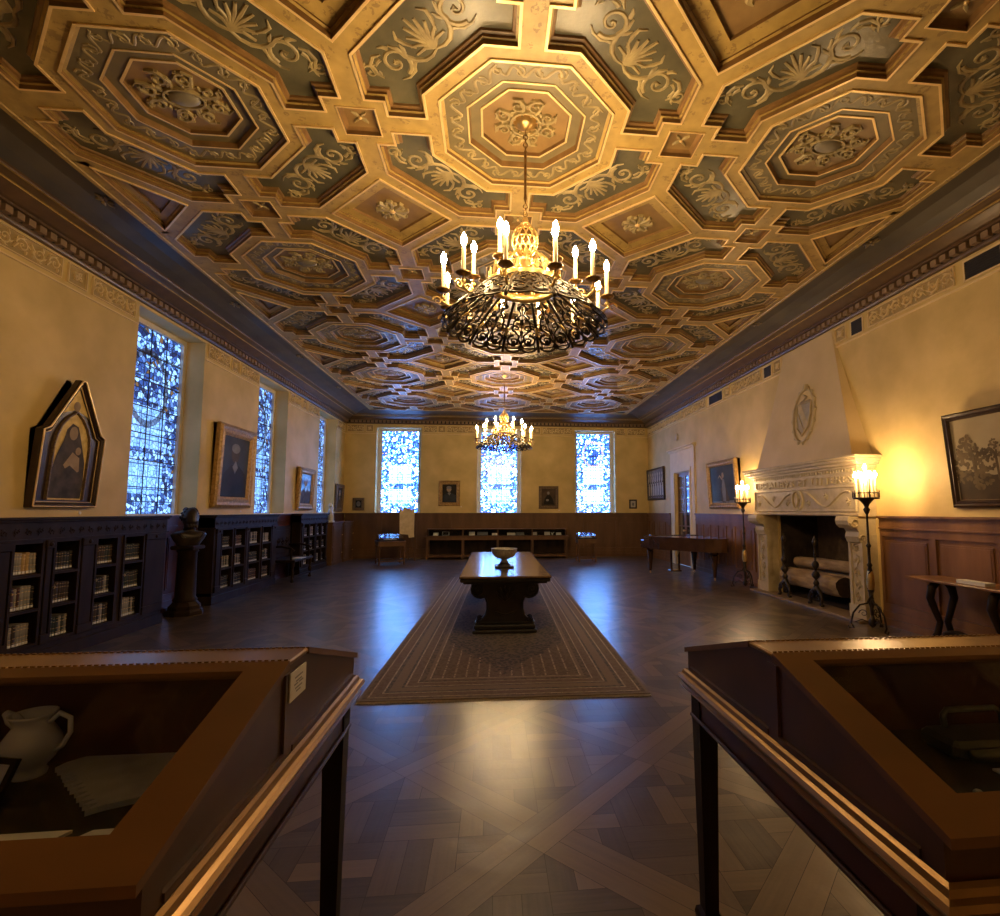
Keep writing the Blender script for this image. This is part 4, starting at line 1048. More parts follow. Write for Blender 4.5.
# ------------------------------------------------------------------ torcheres
def torchere(loc, label):
    t = thing('floor_candelabrum', loc, label, 'candelabrum', 'iron floor candelabra flanking the fireplace')
    mb = MB()
    for k in range(3):
        a = 2*pi*k/3+.5; c, s = cos(a), sin(a)
        mb.tube([(r*c, r*s, z) for r, z in ((.02, .42), (.05, .36), (.14, .33), (.22, .22), (.25, .08), (.22, .02), (.27, .015), (.29, .05))], [.014, .013, .012, .012, .012, .014, .012, .008], 7)
        p, w = spiral(0, 0, .05, 1.3, 0, 1, .014, 14); mb.strip(p, w, lambda u, v, h: ((.10+u)*c-h*s, (.10+u)*s+h*c, .22+v), .010)
        mb.tube([(.03*c, .03*s, .10), (.12*c, .12*s, .14), (.20*c, .20*s, .10)], .008, 6)
    mb.lathe([(.01, .04), (.04, .07), (.05, .12), (.03, .16), (.02, .2)], seg=12)
    mb.build('tripod_foot', 'iron', t)
    mb = MB(); mb.lathe([(.018, .15), (.022, .30), (.040, .36), (.022, .40), (.030, .50), (.045, .62), (.030, .80), (.020, .84), (.036, .87), (.018, .90), (.018, 1.10), (.034, 1.13), (.016, 1.16), (.013, 1.55), (.03, 1.58), (.045, 1.62), (.025, 1.65), (.04, 1.69), (.085, 1.745), (.10, 1.76)], seg=14)
    for k in range(2):
        mb.tube([(.034*cos(i*.7+k*pi), .034*sin(i*.7+k*pi), .42+i*.035) for i in range(12)], .009, 6)
    mb.build('pole', 'iron', t)
    MB().lathe([(.030, .52), (.050, .60), (.048, .72), (.028, .80)], seg=14).build('gilt_knop', 'brass', t)
    mb = MB(); mb.lathe([(.02, 1.755), (.155, 1.76), (.165, 1.775), (.155, 1.785), (.02, 1.78)], seg=28)
    mb.tube([(.158*cos(2*pi*i/28), .158*sin(2*pi*i/28), 1.845) for i in range(29)], .006, 6)
    for k in range(16):
        a = 2*pi*k/16; mb.tube([(.158*cos(a), .158*sin(a), 1.78), (.158*cos(a), .158*sin(a), 1.845), (.160*cos(a), .160*sin(a), 1.885)], [.006, .006, .002], 5)
    mb.build('gallery_tray', 'iron', t)
    f = None
    for k in range(6):
        a = 2*pi*k/6+.26
        if f is None:
            f = MB().lathe([(.015, 1.78), (.015, 2.05), (.010, 2.055)], (.115, 0, 0), 10).build('candle', 'candle', t)
            MB().lathe([(.006, 2.052), (.019, 2.068), (.024, 2.09), (.020, 2.112), (.009, 2.13), (.002, 2.145)], (.115, 0, 0), 10).build('bulb', 'tbulb', f); f.rotation_euler = (0, 0, a)
        else: c = copy_tree(f, t); c.rotation_euler = (0, 0, a)
    c = MB().lathe([(.017, 1.78), (.017, 2.15), (.010, 2.155)], (0, 0, 0), 10).build('candle', 'candle', t)
    MB().lathe([(.006, 2.152), (.019, 2.168), (.024, 2.19), (.020, 2.212), (.009, 2.23), (.002, 2.245)], (0, 0, 0), 10).build('bulb', 'tbulb', c)
    return t
torchere((5.08, 6.55, 0), 'right-hand iron floor candelabrum with lit candles before the near jamb of the fireplace')
torchere((5.25, 10.38, 0), 'left-hand iron floor candelabrum with lit candles between fireplace and grand piano')
# ================================================================== RUG, TABLE, BOWL
rg = MB(); RX, RY = .197, 4.53+RL/2
for i in range(40):
    pass
nx, ny = 4, 40
rg.box(-RW/2, RW/2, -RL/2, RL/2, 0, .012, 0)
rug = rg.build('oriental_rug', 'rug'); rug.location = (RX, RY, .001); rug.rotation_euler = (0, 0, -.0172)
tag(rug, 'long brown oriental rug with striped borders and dark lozenge centre lying under the library table', 'rug')
mb = MB()
for sg in (-1, 1):
    for k in range(250):
        x = -RW/2+RW*(k+.5)/250; a = sg*RL/2; l = .035+rnd.random()*.02
        mb.box(x-.003, x+.003, min(a, a+sg*l), max(a, a+sg*l), .001, .006)
fr_ = mb.build('fringe', 'fringe', rug); fr_['kind'] = 'stuff'

TY0, TY1 = 6.55, 10.45; TX0, TX1 = -.42, .745; TC = (TX0+TX1)/2
tb = thing('library_table', (TC, (TY0+TY1)/2, .013), 'long black carved library table with a glossy top standing on the oriental rug', 'table')
hw, hl = (TX1-TX0)/2, (TY1-TY0)/2; ZTB = .765
mb = MB(); mb.box(-hw, hw, -hl, hl, ZTB-.03, ZTB, 0, .008); tt = mb.build('tabletop', 'tabletop', tb)
mb = MB(); mb.box(-hw+.012, hw-.012, -hl+.012, hl-.012, ZTB-.075, ZTB-.03, 0, .01); mb.box(-hw+.05, hw-.05, -hl+.05, hl-.05, ZTB-.10, ZTB-.075, 0, .008)
mb.build('moulded_edge', 'tablewood', tb)
for sg, nm in ((-1, 'near'), (1, 'far')):
    yc = sg*(hl-.42)
    half = [(.39, ZTB-.10), (.44, ZTB-.13), (.455, .56), (.44, .50), (.40, .455), (.34, .445), (.285, .46), (.265, .44), (.245, .38), (.245, .30), (.265, .22), (.31, .165), (.37, .15), (.385, .13), (.37, .10)]
    poly = [(-x, z) for x, z in half] + [(x, z) for x, z in reversed(half)]
    mb = MB(); mb.prism(poly, yc-.07, yc+.07, 'y')
    for f_ in (-1, 1):
        ff = lambda u, v, h: (u, yc+f_*(.07+h), v)
        mb.strip([(x*.93, (z-.4)*.93+.4) for x, z in poly]+[(poly[0][0]*.93, (poly[0][1]-.4)*.93+.4)], .02, ff, .012)
        for s2 in (-1, 1):
            p, w = spiral(s2*.355, .555, .085, 1.6, pi/2, -s2, .03, 22); mb.strip(p, w, ff, .02)
            p, w = spiral(s2*.33, .16, .04, 1.3, -pi/2, s2, .018, 14); mb.strip(p, w, ff, .016)
        for k in range(5):
            a = pi/2+(k-2)*.45; mb.strip([(0, .40), (.10*cos(a), .40+.12*sin(a)), (.15*cos(a), .40+.20*sin(a))], [.02, .045, .01], ff, .018)
        mb.strip([(-.13, .26), (0, .22), (.13, .26)], .03, ff, .015)
    leg = mb.build('scrolled_trestle', 'tablewood', tb)
    mb = MB(); mb.box(-.40, .40, yc-.14, yc+.14, .045, .105, 0, .012); mb.box(-.42, .42, yc-.17, yc+.17, 0, .045, 0, .01)
    for s2 in (-1, 1): mb.ball((s2*.37, yc-.0, .115), .035, .11, .03)
    mb.build('trestle_foot', 'tablewood', leg)
mb = MB(); mb.box(-.05, .05, -hl+.48, hl-.48, .16, .26, 0, .01); mb.box(-.09, .09, -hl+.48, hl-.48, .26, .285, 0, .006); mb.build('stretcher', 'tablewood', tb)
bw_ = thing('footed_bowl', (.165, 7.62, .013+ZTB), 'chased silver footed bowl on a square base standing on the library table', 'bowl')
MB().lathe([(.075, .075), (.055, .085), (.045, .105), (.05, .12), (.11, .135), (.155, .165), (.178, .215), (.186, .262), (.194, .272), (.186, .274), (.175, .26), (.15, .19), (.10, .15), (.02, .14)], seg=32).build('bowl', 'silver', bw_)
mb = MB()
for k in range(14):
    a = 2*pi*k/14; fz2 = lambda u, v, h: ((.172+.30*(v-.21)+h)*cos(a+u/.16), (.155+.35*(v-.21)+h)*sin(a+u/.16), v)
    p, w = spiral(0, .215, .022, 1.2, pi/2, 1 if k % 2 else -1, .012, 10); mb.strip(p, w, fz2, .008)
mb.build('chasing', 'silver', bw_)
mb = MB(); mb.lathe([(.10, .028), (.095, .045), (.06, .06), (.055, .075)], seg=24); mb.box(-.14, .14, -.14, .14, 0, .028, 0, .006); mb.build('base', 'tablewood', bw_)

# ================================================================== PICTURES
def picture(loc, w, h, face, frame, fw, fd, paint, label, name='framed_painting', cat='painting', tilt=.03, paint_fn=None, mats=None, shape=None):
    """local frame: u to the right, v up, face = rotation so local -y looks into the room"""
    t = thing(name, loc, label, cat, rz=face)
    pts = shape or [(-w/2, 0), (w/2, 0), (w/2, h), (-w/2, h)]
    ctr = (0, h/2)
    mb = MB(); n = len(pts)
    out = pts; 
    prof = [(0, 0), (0, fd*.7), (fw*.25, fd), (fw*.5, fd*.75), (fw*.75, fd*.85), (fw, fd*.45)]
    prev = None
    for d, q in prof:
        p = [(x, -q - tilt*y/h, y) for x, y in inset(out, d)]
        if prev: mb.add(prev+p, [(i, (i+1) % n, n+(i+1) % n, n+i) for i in range(n)], 0)
        prev = p
    mb.add([(x, 0, y) for x, y in out], [tuple(range(n))], 0)
    mb.build('frame', frame, t)
    inn = inset(out, fw*.96); yq = fd*.42
    fr = lambda u, v, hh: (u, -yq - tilt*v/h - hh, v)
    mb = MB(); mb.add([fr(x, y, 0) for x, y in inn], [tuple(range(len(inn)))], 0)
    if paint_fn: paint_fn(mb, fr)
    mb.build('canvas', mats or [paint], t)
    return t
def disc(mb, fr, cx, cy, rx, ry, mat, hh=.002, n=20, rot=0):
    mb.add([fr(cx+rx*cos(2*pi*i/n)*cos(rot)-ry*sin(2*pi*i/n)*sin(rot), cy+rx*cos(2*pi*i/n)*sin(rot)+ry*sin(2*pi*i/n)*cos(rot), hh) for i in range(n)], [tuple(range(n))], mat)
def polyp(mb, fr, pts, mat, hh=.002): mb.add([fr(x, y, hh) for x, y in pts], [tuple(range(len(pts)))], mat)
def cv(name, c1, c2, sc, coat=.5, cr=.1): M[name] = pm(name, c1, c2, sc, .65, coat=coat, crough=cr, bump=.02, bscale=80, spec=.10)
cv('cv_darkblue', (.020, .025, .035), (.045, .055, .07), 3); cv('cv_black', (.012, .011, .012), (.025, .022, .022), 4); cv('cv_brown', (.05, .033, .022), (.10, .068, .045), 4)
cv('cv_flesh', (.28, .20, .14), (.40, .30, .21), 10, .0); cv('cv_grey', (.14, .14, .15), (.24, .235, .24), 6); cv('cv_gold', (.60, .42, .15), (.85, .64, .27), 14, .0); cv('cv_robe', (.05, .045, .05), (.11, .09, .09), 7, .0)
cv('cv_sky', (.30, .235, .14), (.40, .32, .20), 2.2, .0); cv('cv_foliage', (.075, .05, .025), (.15, .105, .055), 9, .0); cv('cv_ground', (.035, .022, .013), (.07, .045, .025), 5, .0); cv('cv_house', (.16, .115, .065), (.24, .18, .10), 6, .0)
cv('cv_paper', (.42, .38, .33), (.55, .51, .45), 8, .3, .2); cv('cv_rose', (.26, .15, .12), (.36, .23, .18), 8)
FR, FL_, FB = -pi/2, pi/2, 0        # wall_right: looks to -x ; wall_left: looks to +x ; wall_back: looks to -y
# gothic altarpiece on the left wall
def goth(mb, fr):
    arch = [(-.26, .10)] + [(.26*cos(a)*1.0, .78+.42*sin(a)**1.3) for a in [pi-i*pi/12 for i in range(13)]] + [(.26, .10)]
    arch = [(-.26, .09), (-.26, .72), (-.24, .84), (-.19, .96), (-.10, 1.07), (0, 1.14), (.10, 1.07), (.19, .96), (.24, .84), (.26, .72), (.26, .09)]
    polyp(mb, fr, arch, 1, .004)
    mb.strip(arch, .028, fr, .03, 2)
    polyp(mb, fr, [(-.20, 1.10), (0, 1.17), (.20, 1.10), (.0, 1.42)], 1, .002)
    disc(mb, fr, 0, 1.21, .05, .06, 5, .006)
    disc(mb, fr, -.01, .88, .125, .14, 4, .008)
    polyp(mb, fr, [(-.24, .11), (-.25, .35), (-.20, .60), (-.13, .78), (-.10, .92), (-.03, 1.0), (.06, .97), (.11, .85), (.16, .72), (.22, .55), (.24, .30), (.23, .11)], 3, .010)
    disc(mb, fr, .0, .885, .062, .082, 5, .013)
    polyp(mb, fr, [(-.09, .50), (.02, .66), (.13, .60), (.15, .44), (.02, .36)], 5, .013); disc(mb, fr, .10, .68, .042, .048, 5, .014)
    polyp(mb, fr, [(-.12, .42), (.0, .50), (.13, .42), (.10, .34), (-.08, .34)], 3, .016)
gothlip = 1
gs = [(-.46, 0), (.46, 0), (.46, .88), (.38, .92), (.03, 1.53), (-.03, 1.53), (-.38, .92), (-.46, .88)]
picture((XL, 6.60, 1.64), .92, 1.53, FL_, 'darkframe', .07, .085, 'cv_gold', 'pointed gothic gold-ground panel of a robed woman and child above the nearest bookcase', 'gothic_panel_painting', 'painting', .10, goth, ['darkframe', 'cv_gold', 'brownframe', 'cv_robe', 'cv_gold', 'cv_flesh'], gs)
gp = [o for o in COL.objects if o.name.startswith('gothic_panel')][0]
mb = MB(); gi = inset(gs, .012); gi = gi+[gi[0]]
mb.strip(gi, .020, lambda u, v, h: (u, -.083-.10*v/1.53-h, v), .010); g2 = inset(gs, .066); mb.strip(g2+[g2[0]], .012, lambda u, v, h: (u, -.052-.10*v/1.53-h, v), .006)
mb.build('gilt_edge', 'goldlip', gp)
# lip of gilding round the altarpiece frame
def portrait(mb, fr, w, h, m_bg=0):
    polyp(mb, fr, [(-w*.34, h*.12), (-w*.30, h*.40), (-w*.12, h*.52), (w*.10, h*.52), (w*.30, h*.42), (w*.36, h*.12)], 1, .002)
    disc(mb, fr, -w*.02, h*.66, w*.11, h*.105, 2, .003); disc(mb, fr, -w*.02, h*.73, w*.115, h*.06, 3, .004)
    polyp(mb, fr, [(-w*.08, h*.50), (0, h*.58), (w*.07, h*.50), (0, h*.42)], 3, .004)
picture((XL, 10.54, 1.66), 1.42, 1.58, FL_, 'giltframe', .21, .10, 'cv_darkblue', 'large portrait in a heavy carved gilt frame between the first and second left windows', tilt=.06, paint_fn=lambda mb, fr: portrait(mb, fr, 1.42, 1.58), mats=['cv_darkblue', 'cv_black', 'cv_brown', 'cv_grey'])
picture((XL, 14.40, 1.63), 1.12, 1.12, FL_, 'giltframe', .17, .09, 'cv_darkblue', 'gilt-framed painting reflecting blue light between the second and third left windows', tilt=.05, paint_fn=lambda mb, fr: portrait(mb, fr, 1.12, 1.12), mats=['cv_darkblue', 'cv_robe', 'cv_flesh', 'cv_grey'])
picture((XL, 17.55, 1.58), .78, .90, FL_, 'brownframe', .12, .06, 'cv_black', 'dark brown-framed portrait on the left wall just before the back corner', tilt=.04, paint_fn=lambda mb, fr: portrait(mb, fr, .78, .90), mats=['cv_black', 'cv_brown', 'cv_flesh', 'cv_grey'])
picture((-4.60, YB, 1.62), .38, .43, FB, 'brownframe', .09, .04, 'cv_paper', 'small dark framed picture on the back wall left of the left back window', tilt=.02, paint_fn=lambda mb, fr: disc(mb, fr, 0, .22, .07, .09, 1), mats=['cv_black', 'cv_grey'])
picture((-1.53, YB, 1.77), .74, .88, FB, 'giltframe', .13, .06, 'cv_black', 'gilt-framed portrait of a man in dark clothes between the left and middle back windows', tilt=.03, paint_fn=lambda mb, fr: portrait(mb, fr, .74, .88), mats=['cv_black', 'cv_darkblue', 'cv_flesh', 'cv_grey'])
def seated(mb, fr):
    w, h = .70, .80
    polyp(mb, fr, [(-.18, .14), (-.14, .35), (-.05, .48), (.06, .48), (.16, .32), (.2, .14)], 1, .002); disc(mb, fr, -.01, .55, .045, .055, 2, .003); disc(mb, fr, -.04, .30, .05, .04, 2, .003)
picture((1.95, YB, 1.68), .70, .80, FB, 'brownframe', .10, .05, 'cv_brown', 'brown framed dark portrait of a seated figure between the middle and right back windows', tilt=.03, paint_fn=seated, mats=['cv_brown', 'cv_black', 'cv_grey'])
picture((5.02, YB, 1.68), .28, .33, FB, 'darkframe', .05, .03, 'cv_paper', 'tiny framed print on the back wall right of the right back window', 'framed_print', 'print', .01, lambda mb, fr: disc(mb, fr, 0, .16, .04, .06, 1), ['cv_paper', 'cv_grey'])
def relief(mb, fr):
    w, h = 1.75, 1.1
    for k in range(7):
        x = -.72+.24*k; hh = .012
        mb.strip([(x, .16), (x+.03, .42), (x-.02, .68), (x+.04, .82)], [.10, .12, .09, .05], fr, hh, 1); disc(mb, fr, x+.04, .88, .05, .06, 1, .012)
        mb.strip([(x-.10, .50), (x, .58), (x+.12, .66)], [.04, .06, .04], fr, hh, 2)
    for k in range(9): mb.strip([(-.8+.2*k, .10), (-.7+.2*k, .16), (-.62+.2*k, .10)], .03, fr, .01, 2)
picture((XR, 17.18, 1.97), 1.80, 1.10, FR, 'darkframe', .06, .05, 'cv_grey', 'wide thin-framed grey picture crowded with figures on the right wall beside the door', tilt=.03, paint_fn=relief, mats=['cv_grey', 'cv_paper', 'cv_brown'])
def nymph(mb, fr):
    for x, y, r in ((.05, .30, .10), (.16, .40, .08), (-.05, .42, .06), (.20, .24, .09), (.02, .20, .09), (.12, .55, .05)): disc(mb, fr, x, y, r, r*1.5, 1, .002, rot=r*9)
    polyp(mb, fr, [(-.02, .18), (-.04, .5), (.03, .72), (.12, .70), (.16, .45), (.14, .18)], 2, .003); disc(mb, fr, .06, .80, .06, .07, 3, .004)
    mb.strip([(.02, .70), (-.12, .80), (-.2, .74)], [.05, .04, .02], fr, .003, 3); mb.strip([(-.7, .14), (.6, .16)], .06, fr, .002, 2)
picture((XR, 11.93, 1.66), 1.58, 1.16, FR, 'giltframe', .13, .08, 'cv_darkblue', 'large dark canvas of pale figures with gilt right edge beside the left floor candelabrum', tilt=.07, paint_fn=nymph, mats=['cv_darkblue', 'cv_brown', 'cv_grey', 'cv_flesh'])
def land(mb, fr):
    w, h = 1.75, 1.1
    polyp(mb, fr, [(-.80, .09), (.80, .09), (.80, .40), (.45, .46), (.0, .40), (-.35, .36), (-.80, .45)], 2, .002)
    r2 = random.Random(3)
    for cx, cy, n, s in ((-.64, .66, 14, .13), (-.42, .55, 10, .11), (-.74, .45, 8, .12), (-.30, .66, 8, .08), (-.50, .38, 10, .13)):
        for k in range(n*5):
            a_, q_ = r2.uniform(0, 6.28), r2.random()**.6; disc(mb, fr, cx+s*1.1*q_*cos(a_), cy+s*1.3*q_*sin(a_), s*.22, s*.15, 1, .0022+.00006*k, 7, r2.random()*3)
    mb.strip([(-.30, .30), (-.31, .62)], .03, fr, .003, 1); mb.strip([(-.55, .2), (-.58, .6)], .05, fr, .003, 1)
    polyp(mb, fr, [(-.12, .36), (-.12, .62), (.02, .70), (.02, .80), (.30, .84), (.55, .74), (.60, .36)], 3, .003)
    polyp(mb, fr, [(-.16, .58), (.02, .72), (.60, .62), (.56, .52), (.02, .56)], 2, .0034); polyp(mb, fr, [(-.10, .36), (-.07, .52), (-.02, .53), (.01, .36)], 4, .0036)
    mb.strip([(-.15, .19), (.3, .21), (.7, .18)], .014, fr, .003, 4); mb.strip([(-.05, .14), (.3, .15)], .01, fr, .003, 4)
picture((XR, 4.80, 1.64), 1.80, 1.12, FR, 'darkframe', .085, .07, 'cv_sky', 'large brown landscape with trees and a building, dark carved frame, right wall', tilt=.09, paint_fn=land, mats=['cv_sky', 'cv_foliage', 'cv_ground', 'cv_house', 'cv_paper'])
for (x, y, z, r, lab) in ((XL, 6.92, 1.575, FL_, 'small round white label on the left wall under the gothic panel painting'), (-1.12, YB, 1.745, FB, 'tiny white label beneath the gilt-framed portrait of a man on the back wall'), (2.33, YB, 1.62, FB, 'tiny white label beneath the brown framed seated portrait on the back wall'), (XL, 11.0, 1.59, FL_, 'tiny white label under the large portrait in a gilt frame')):
    t = MB().lathe([(.020, 0), (.020, -.004), (.017, -.006)], (0, 0, 0), 16, axis='y').build('wall_label', 'white'); t.location = (x, y, z); t.rotation_euler = (0, 0, r); tag(t, lab, 'label')
# small casket-like sensor and painted roundel
t = MB().lathe([(.11, 0), (.11, -.02), (.09, -.035)], seg=20, axis='y').build('wall_roundel', 'stone'); t.location = (XR, 15.1, 3.86); t.rotation_euler = (0, 0, FR); tag(t, 'small pale round ornament high on the wall above the glazed door', 'ornament')

# ================================================================== BOOKCASES AND BOOKS
def book_proto(name, m1, lab):
    mb = MB(); w, d, h = .04, .17, .25; n = 6
    sp = [(.0, -w/2+.003)] ; pts = []
    arc = [(.008*sin(pi*i/n), -w/2+w*i/n) for i in range(n+1)]
    prof = [(x, y) for x, y in arc] + [(-d, w/2), (-d, w/2-.003), (-.008, w/2-.003), (-.008, -w/2+.003), (-d, -w/2+.003), (-d, -w/2)]
    mb.prism(prof, 0, h, 'z', 0)
    mb.box(-d+.006, -.008, -w/2+.0035, w/2-.0035, .004, h-.005, 1)
    for z in (.05, .10, .185, .225): mb.box(-.002, .0105, -w*.28, w*.28, z, z+.004, 2)
    mb.box(.0, .0095, -w*.36, w*.36, .008, .036, 3)
    return mb, [m1, 'paper', 'brass', lab]
for nm, a, b in (('bk_brown', (.030, .018, .012), (.055, .03, .02)), ('bk_green', (.012, .018, .014), (.025, .033, .026)), ('bk_blue', (.014, .016, .022), (.03, .034, .042)), ('bk_red', (.05, .014, .012), (.08, .024, .02)), ('bk_grey', (.20, .185, .17), (.36, .33, .30)), ('bk_tan', (.36, .22, .07), (.48, .31, .11)), ('bk_black', (.010, .009, .009), (.02, .018, .017))): M[nm] = pm(nm, a, b, 12, .5)
PROTO = {}
def add_book(col, y, z, w, h, d, xf, label, group):
    if col not in PROTO:
        mb, mats = book_proto(col, col, 'white'); o = mb.build('book', mats); PROTO[col] = o; first = True
    else: o = PROTO[col].copy(); COL.objects.link(o)
    o.location = (xf, y, z); o.scale = (d/.17, w/.04, h/.25); 
    tag(o, label, 'book', group)
ROWS_Z = [(.245, .29), (.605, .275), (.965, .27)]; RN = ['bottom', 'middle', 'top']
def bookcase(y0, y1, xf, bays, label, cname, fill=True, mat='dark', nper=None, zt=1.53):
    xb = XL+.09
    t = thing('bookcase', (xb, (y0+y1)/2, 0), label, 'bookcase', 'low dark bookcases along the left wall'); D = xf-xb; yc = (y0+y1)/2
    mb = MB(); a, b = y0-yc, y1-yc
    mb.box(0, .02, a, b, .10, zt-.03); mb.box(0, D, a, a+.03, .10, zt-.03); mb.box(0, D, b-.03, b, .10, zt-.03)
    mb.box(0, D+.015, a-.01, b+.01, 0, .14, 0, .006); mb.box(0, D, a, b, .14, .20, 0, .004)
    for z in (.57, .93, 1.275): mb.box(.02, D-.03, a+.03, b-.03, z-.0, z+.025)
    mb.box(.02, D-.03, a+.03, b-.03, .215, .235)
    # uprights between bays
    edges = [y0+.03] + [v for p in bays for v in p] + [y1-.03]
    for k in range(0, len(edges), 2):
        p, q = edges[k]-yc, edges[k+1]-yc
        if q-p > .004: mb.box(.02, D, p, q, .20, 1.30)
    mb.build('carcass', mat, t)
    mb = MB(); mb.box(0, D+.01, a, b, 1.30, zt-.05); mb.box(0, D+.03, a-.015, b+.015, 1.29, 1.31); 
    k = a+.06
    ff = lambda u, v, h: (D+.01+h, u, v)
    n = max(1, int((b-a)/.13))
    for i in range(n): scrollwork(mb, ff, a+(b-a)*(i+.5)/n, 1.385, .030, 1 if i % 2 else -1, 0, .014, .006, 0, True)
    mb.build('carved_frieze', mat, t)
    mb = MB(); mb.box(0, D+.035, a-.02, b+.02, zt-.05, zt-.025, 0, .006); mb.box(0, D+.055, a-.03, b+.03, zt-.025, zt, 0, .006); mb.build('cap_moulding', mat, t)
    for k in range(0, len(edges), 2):
        mb = MB()
        p, q = edges[k]-yc, edges[k+1]-yc
        if q-p > .13: mb.box(D, D+.03, p+.02, q-.02, .20, .30, 0, .005); mb.box(D, D+.02, p+.035, q-.035, .30, 1.20, 0, .005); mb.box(D, D+.035, p+.015, q-.015, 1.20, 1.29, 0, .008); mb.ball((D+.03, (p+q)/2, 1.245), .02, .03, .025)
        if mb.v: mb.build('pilaster', mat, t)
    for bi, (p, q) in enumerate(bays):
        mb = MB(); P, Q = p-yc, q-yc; s = .016
        mb.box(D, D+.018, P-.012, P+s, .205, 1.29); mb.box(D, D+.018, Q-s, Q+.012, .205, 1.29)
        for z in (.205, .56, .915, 1.262): mb.box(D, D+.016, P+s, Q-s, z, z+.03)
        dr = mb.build('glazed_door', mat, t)
        MB().lathe([(.006, 0), (.006, .012), (.012, .016), (.010, .024)], (D+.018, P+.002, .78), 10, axis='x').build('door_knob', 'brass', dr)
        if not fill: continue
        for r, (z, hmax) in enumerate(ROWS_Z):
            yy = p+s+.004; grp = 'books on the %s shelf in bay %s of %s' % (RN[r], ['one', 'two', 'three', 'four', 'five'][bi], cname)
            lean = rnd.random(); cols = rnd.choices(['bk_brown', 'bk_green', 'bk_blue', 'bk_black', 'bk_grey', 'bk_red'], [2.5, 1.5, 1.5, 2.5, 4.5, 1], k=3)
            bh = hmax*rnd.uniform(.70, .88)
            while True:
                w = rnd.uniform(.028, .048)*(1.0 if not nper else nper)
                if yy+w > q-s-.004: break
                c = rnd.choice(cols); lb = {'bk_brown': 'brown', 'bk_green': 'dark green', 'bk_blue': 'dark blue', 'bk_black': 'black', 'bk_grey': 'pale grey', 'bk_red': 'dark red', 'bk_tan': 'yellow tan'}
                if r == 2 and bi == 0 and cname == 'the nearest bookcase' and p+.12 < yy < p+.22: c = 'bk_tan'
                h = bh*rnd.uniform(.93, 1.0); d = min(D-.06, rnd.uniform(.17, .2))
                add_book(c, yy+w/2, z-.008, w*.93, h, d, xf-.035, '%s book, %s shelf, %s bay of %s' % (lb[c], RN[r], ['first', 'second', 'third', 'fourth'][bi], cname), grp+', '+lb[c])
                yy += w
    return t
bookcase(5.15, 8.0, -4.74, [(5.60, 5.95), (6.09, 6.43), (6.68, 7.03), (7.15, 7.52)], 'nearest low dark oak bookcase on the left wall below the gothic panel painting', 'the nearest bookcase')
bookcase(9.36, 11.92, -4.77, [(9.60, 9.98), (10.06, 10.46), (10.62, 11.10), (11.20, 11.62)], 'middle low dark bookcase below the large gilt-framed portrait, beyond the bronze bust', 'the middle bookcase', nper=1.25)
bookcase(13.42, 15.50, -4.80, [(13.62, 13.98), (14.04, 14.42), (14.56, 14.92), (14.98, 15.34)], 'farthest low dark bookcase below the small gilt painting, beyond the hall bench', 'the farthest bookcase', nper=1.7)
# two small carved cabinets in the far left corner
def cabinet(y0, y1, x1, label):
    t = thing('small_cabinet', (XL+.09, (y0+y1)/2, 0), label, 'cabinet', None); a, b = (y0-y1)/2, (y1-y0)/2; D = x1-XL-.09
    mb = MB(); mb.box(0, D, a, b, .08, 1.22); mb.box(0, D+.01, a-.01, b+.01, 1.20, 1.225); mb.box(0, D+.03, a-.02, b+.02, 1.225, 1.26, 0, .006); mb.box(0, D+.015, a-.01, b+.01, 0, .09, 0, .005)
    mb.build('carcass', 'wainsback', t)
    for k, (z0, z1) in enumerate(((.12, .52), (.56, 1.16))):
        mb = MB(); mb.box(D, D+.016, a+.05, a+.11, z0, z1); mb.box(D, D+.016, b-.11, b-.05, z0, z1); mb.box(D, D+.016, a+.11, b-.11, z0, z0+.05); mb.box(D, D+.016, a+.11, b-.11, z1-.05, z1)
        mb.box(D, D+.006, a+.11, b-.11, z0+.05, z1-.05); mb.box(D, D+.012, a+.15, b-.15, z0+.09, z1-.09, 0, .003)
        d = mb.build('door', 'wainsback', t)
        MB().lathe([(.008, 0), (.008, .012), (.015, .018), (.012, .026)], (D+.016, b-.08, (z0+z1)/2), 10, axis='x').build('knob', 'brass', d)
    return t
cabinet(15.72, 16.72, -4.72, 'brown carved wooden cabinet in the far left corner carrying the white statuette')
cabinet(16.86, 17.86, -4.70, 'brown carved cabinet standing hard against the far left corner, empty-topped')
# white statuette
t = thing('statuette', (-4.86, 15.95, 1.26), 'small white marble statuette standing on the brown carved cabinet', 'statuette')
MB().box(-.10, .10, -.12, .12, 0, .05, 0, .008).build('plinth', 'marble', t)
mb = MB(); mb.tube([(.0, .06, .05), (.0, .03, .14), (.02, -.03, .22), (.0, -.01, .32), (.0, .0, .40), (0, -.01, .45)], [.085, .09, .08, .075, .05, .035], 12); mb.ball((0, -.02, .50), .055, .06, .07)
mb.tube([(0, -.05, .36), (.04, -.13, .34), (.06, -.15, .26)], [.03, .028, .02], 8); mb.tube([(0, .06, .36), (.03, .12, .40), (.02, .10, .50)], [.03, .028, .02], 8); mb.tube([(0, .05, .12), (.02, .13, .09), (.0, .17, .06)], [.05, .045, .03], 8)
mb.build('figure', 'marble', t)
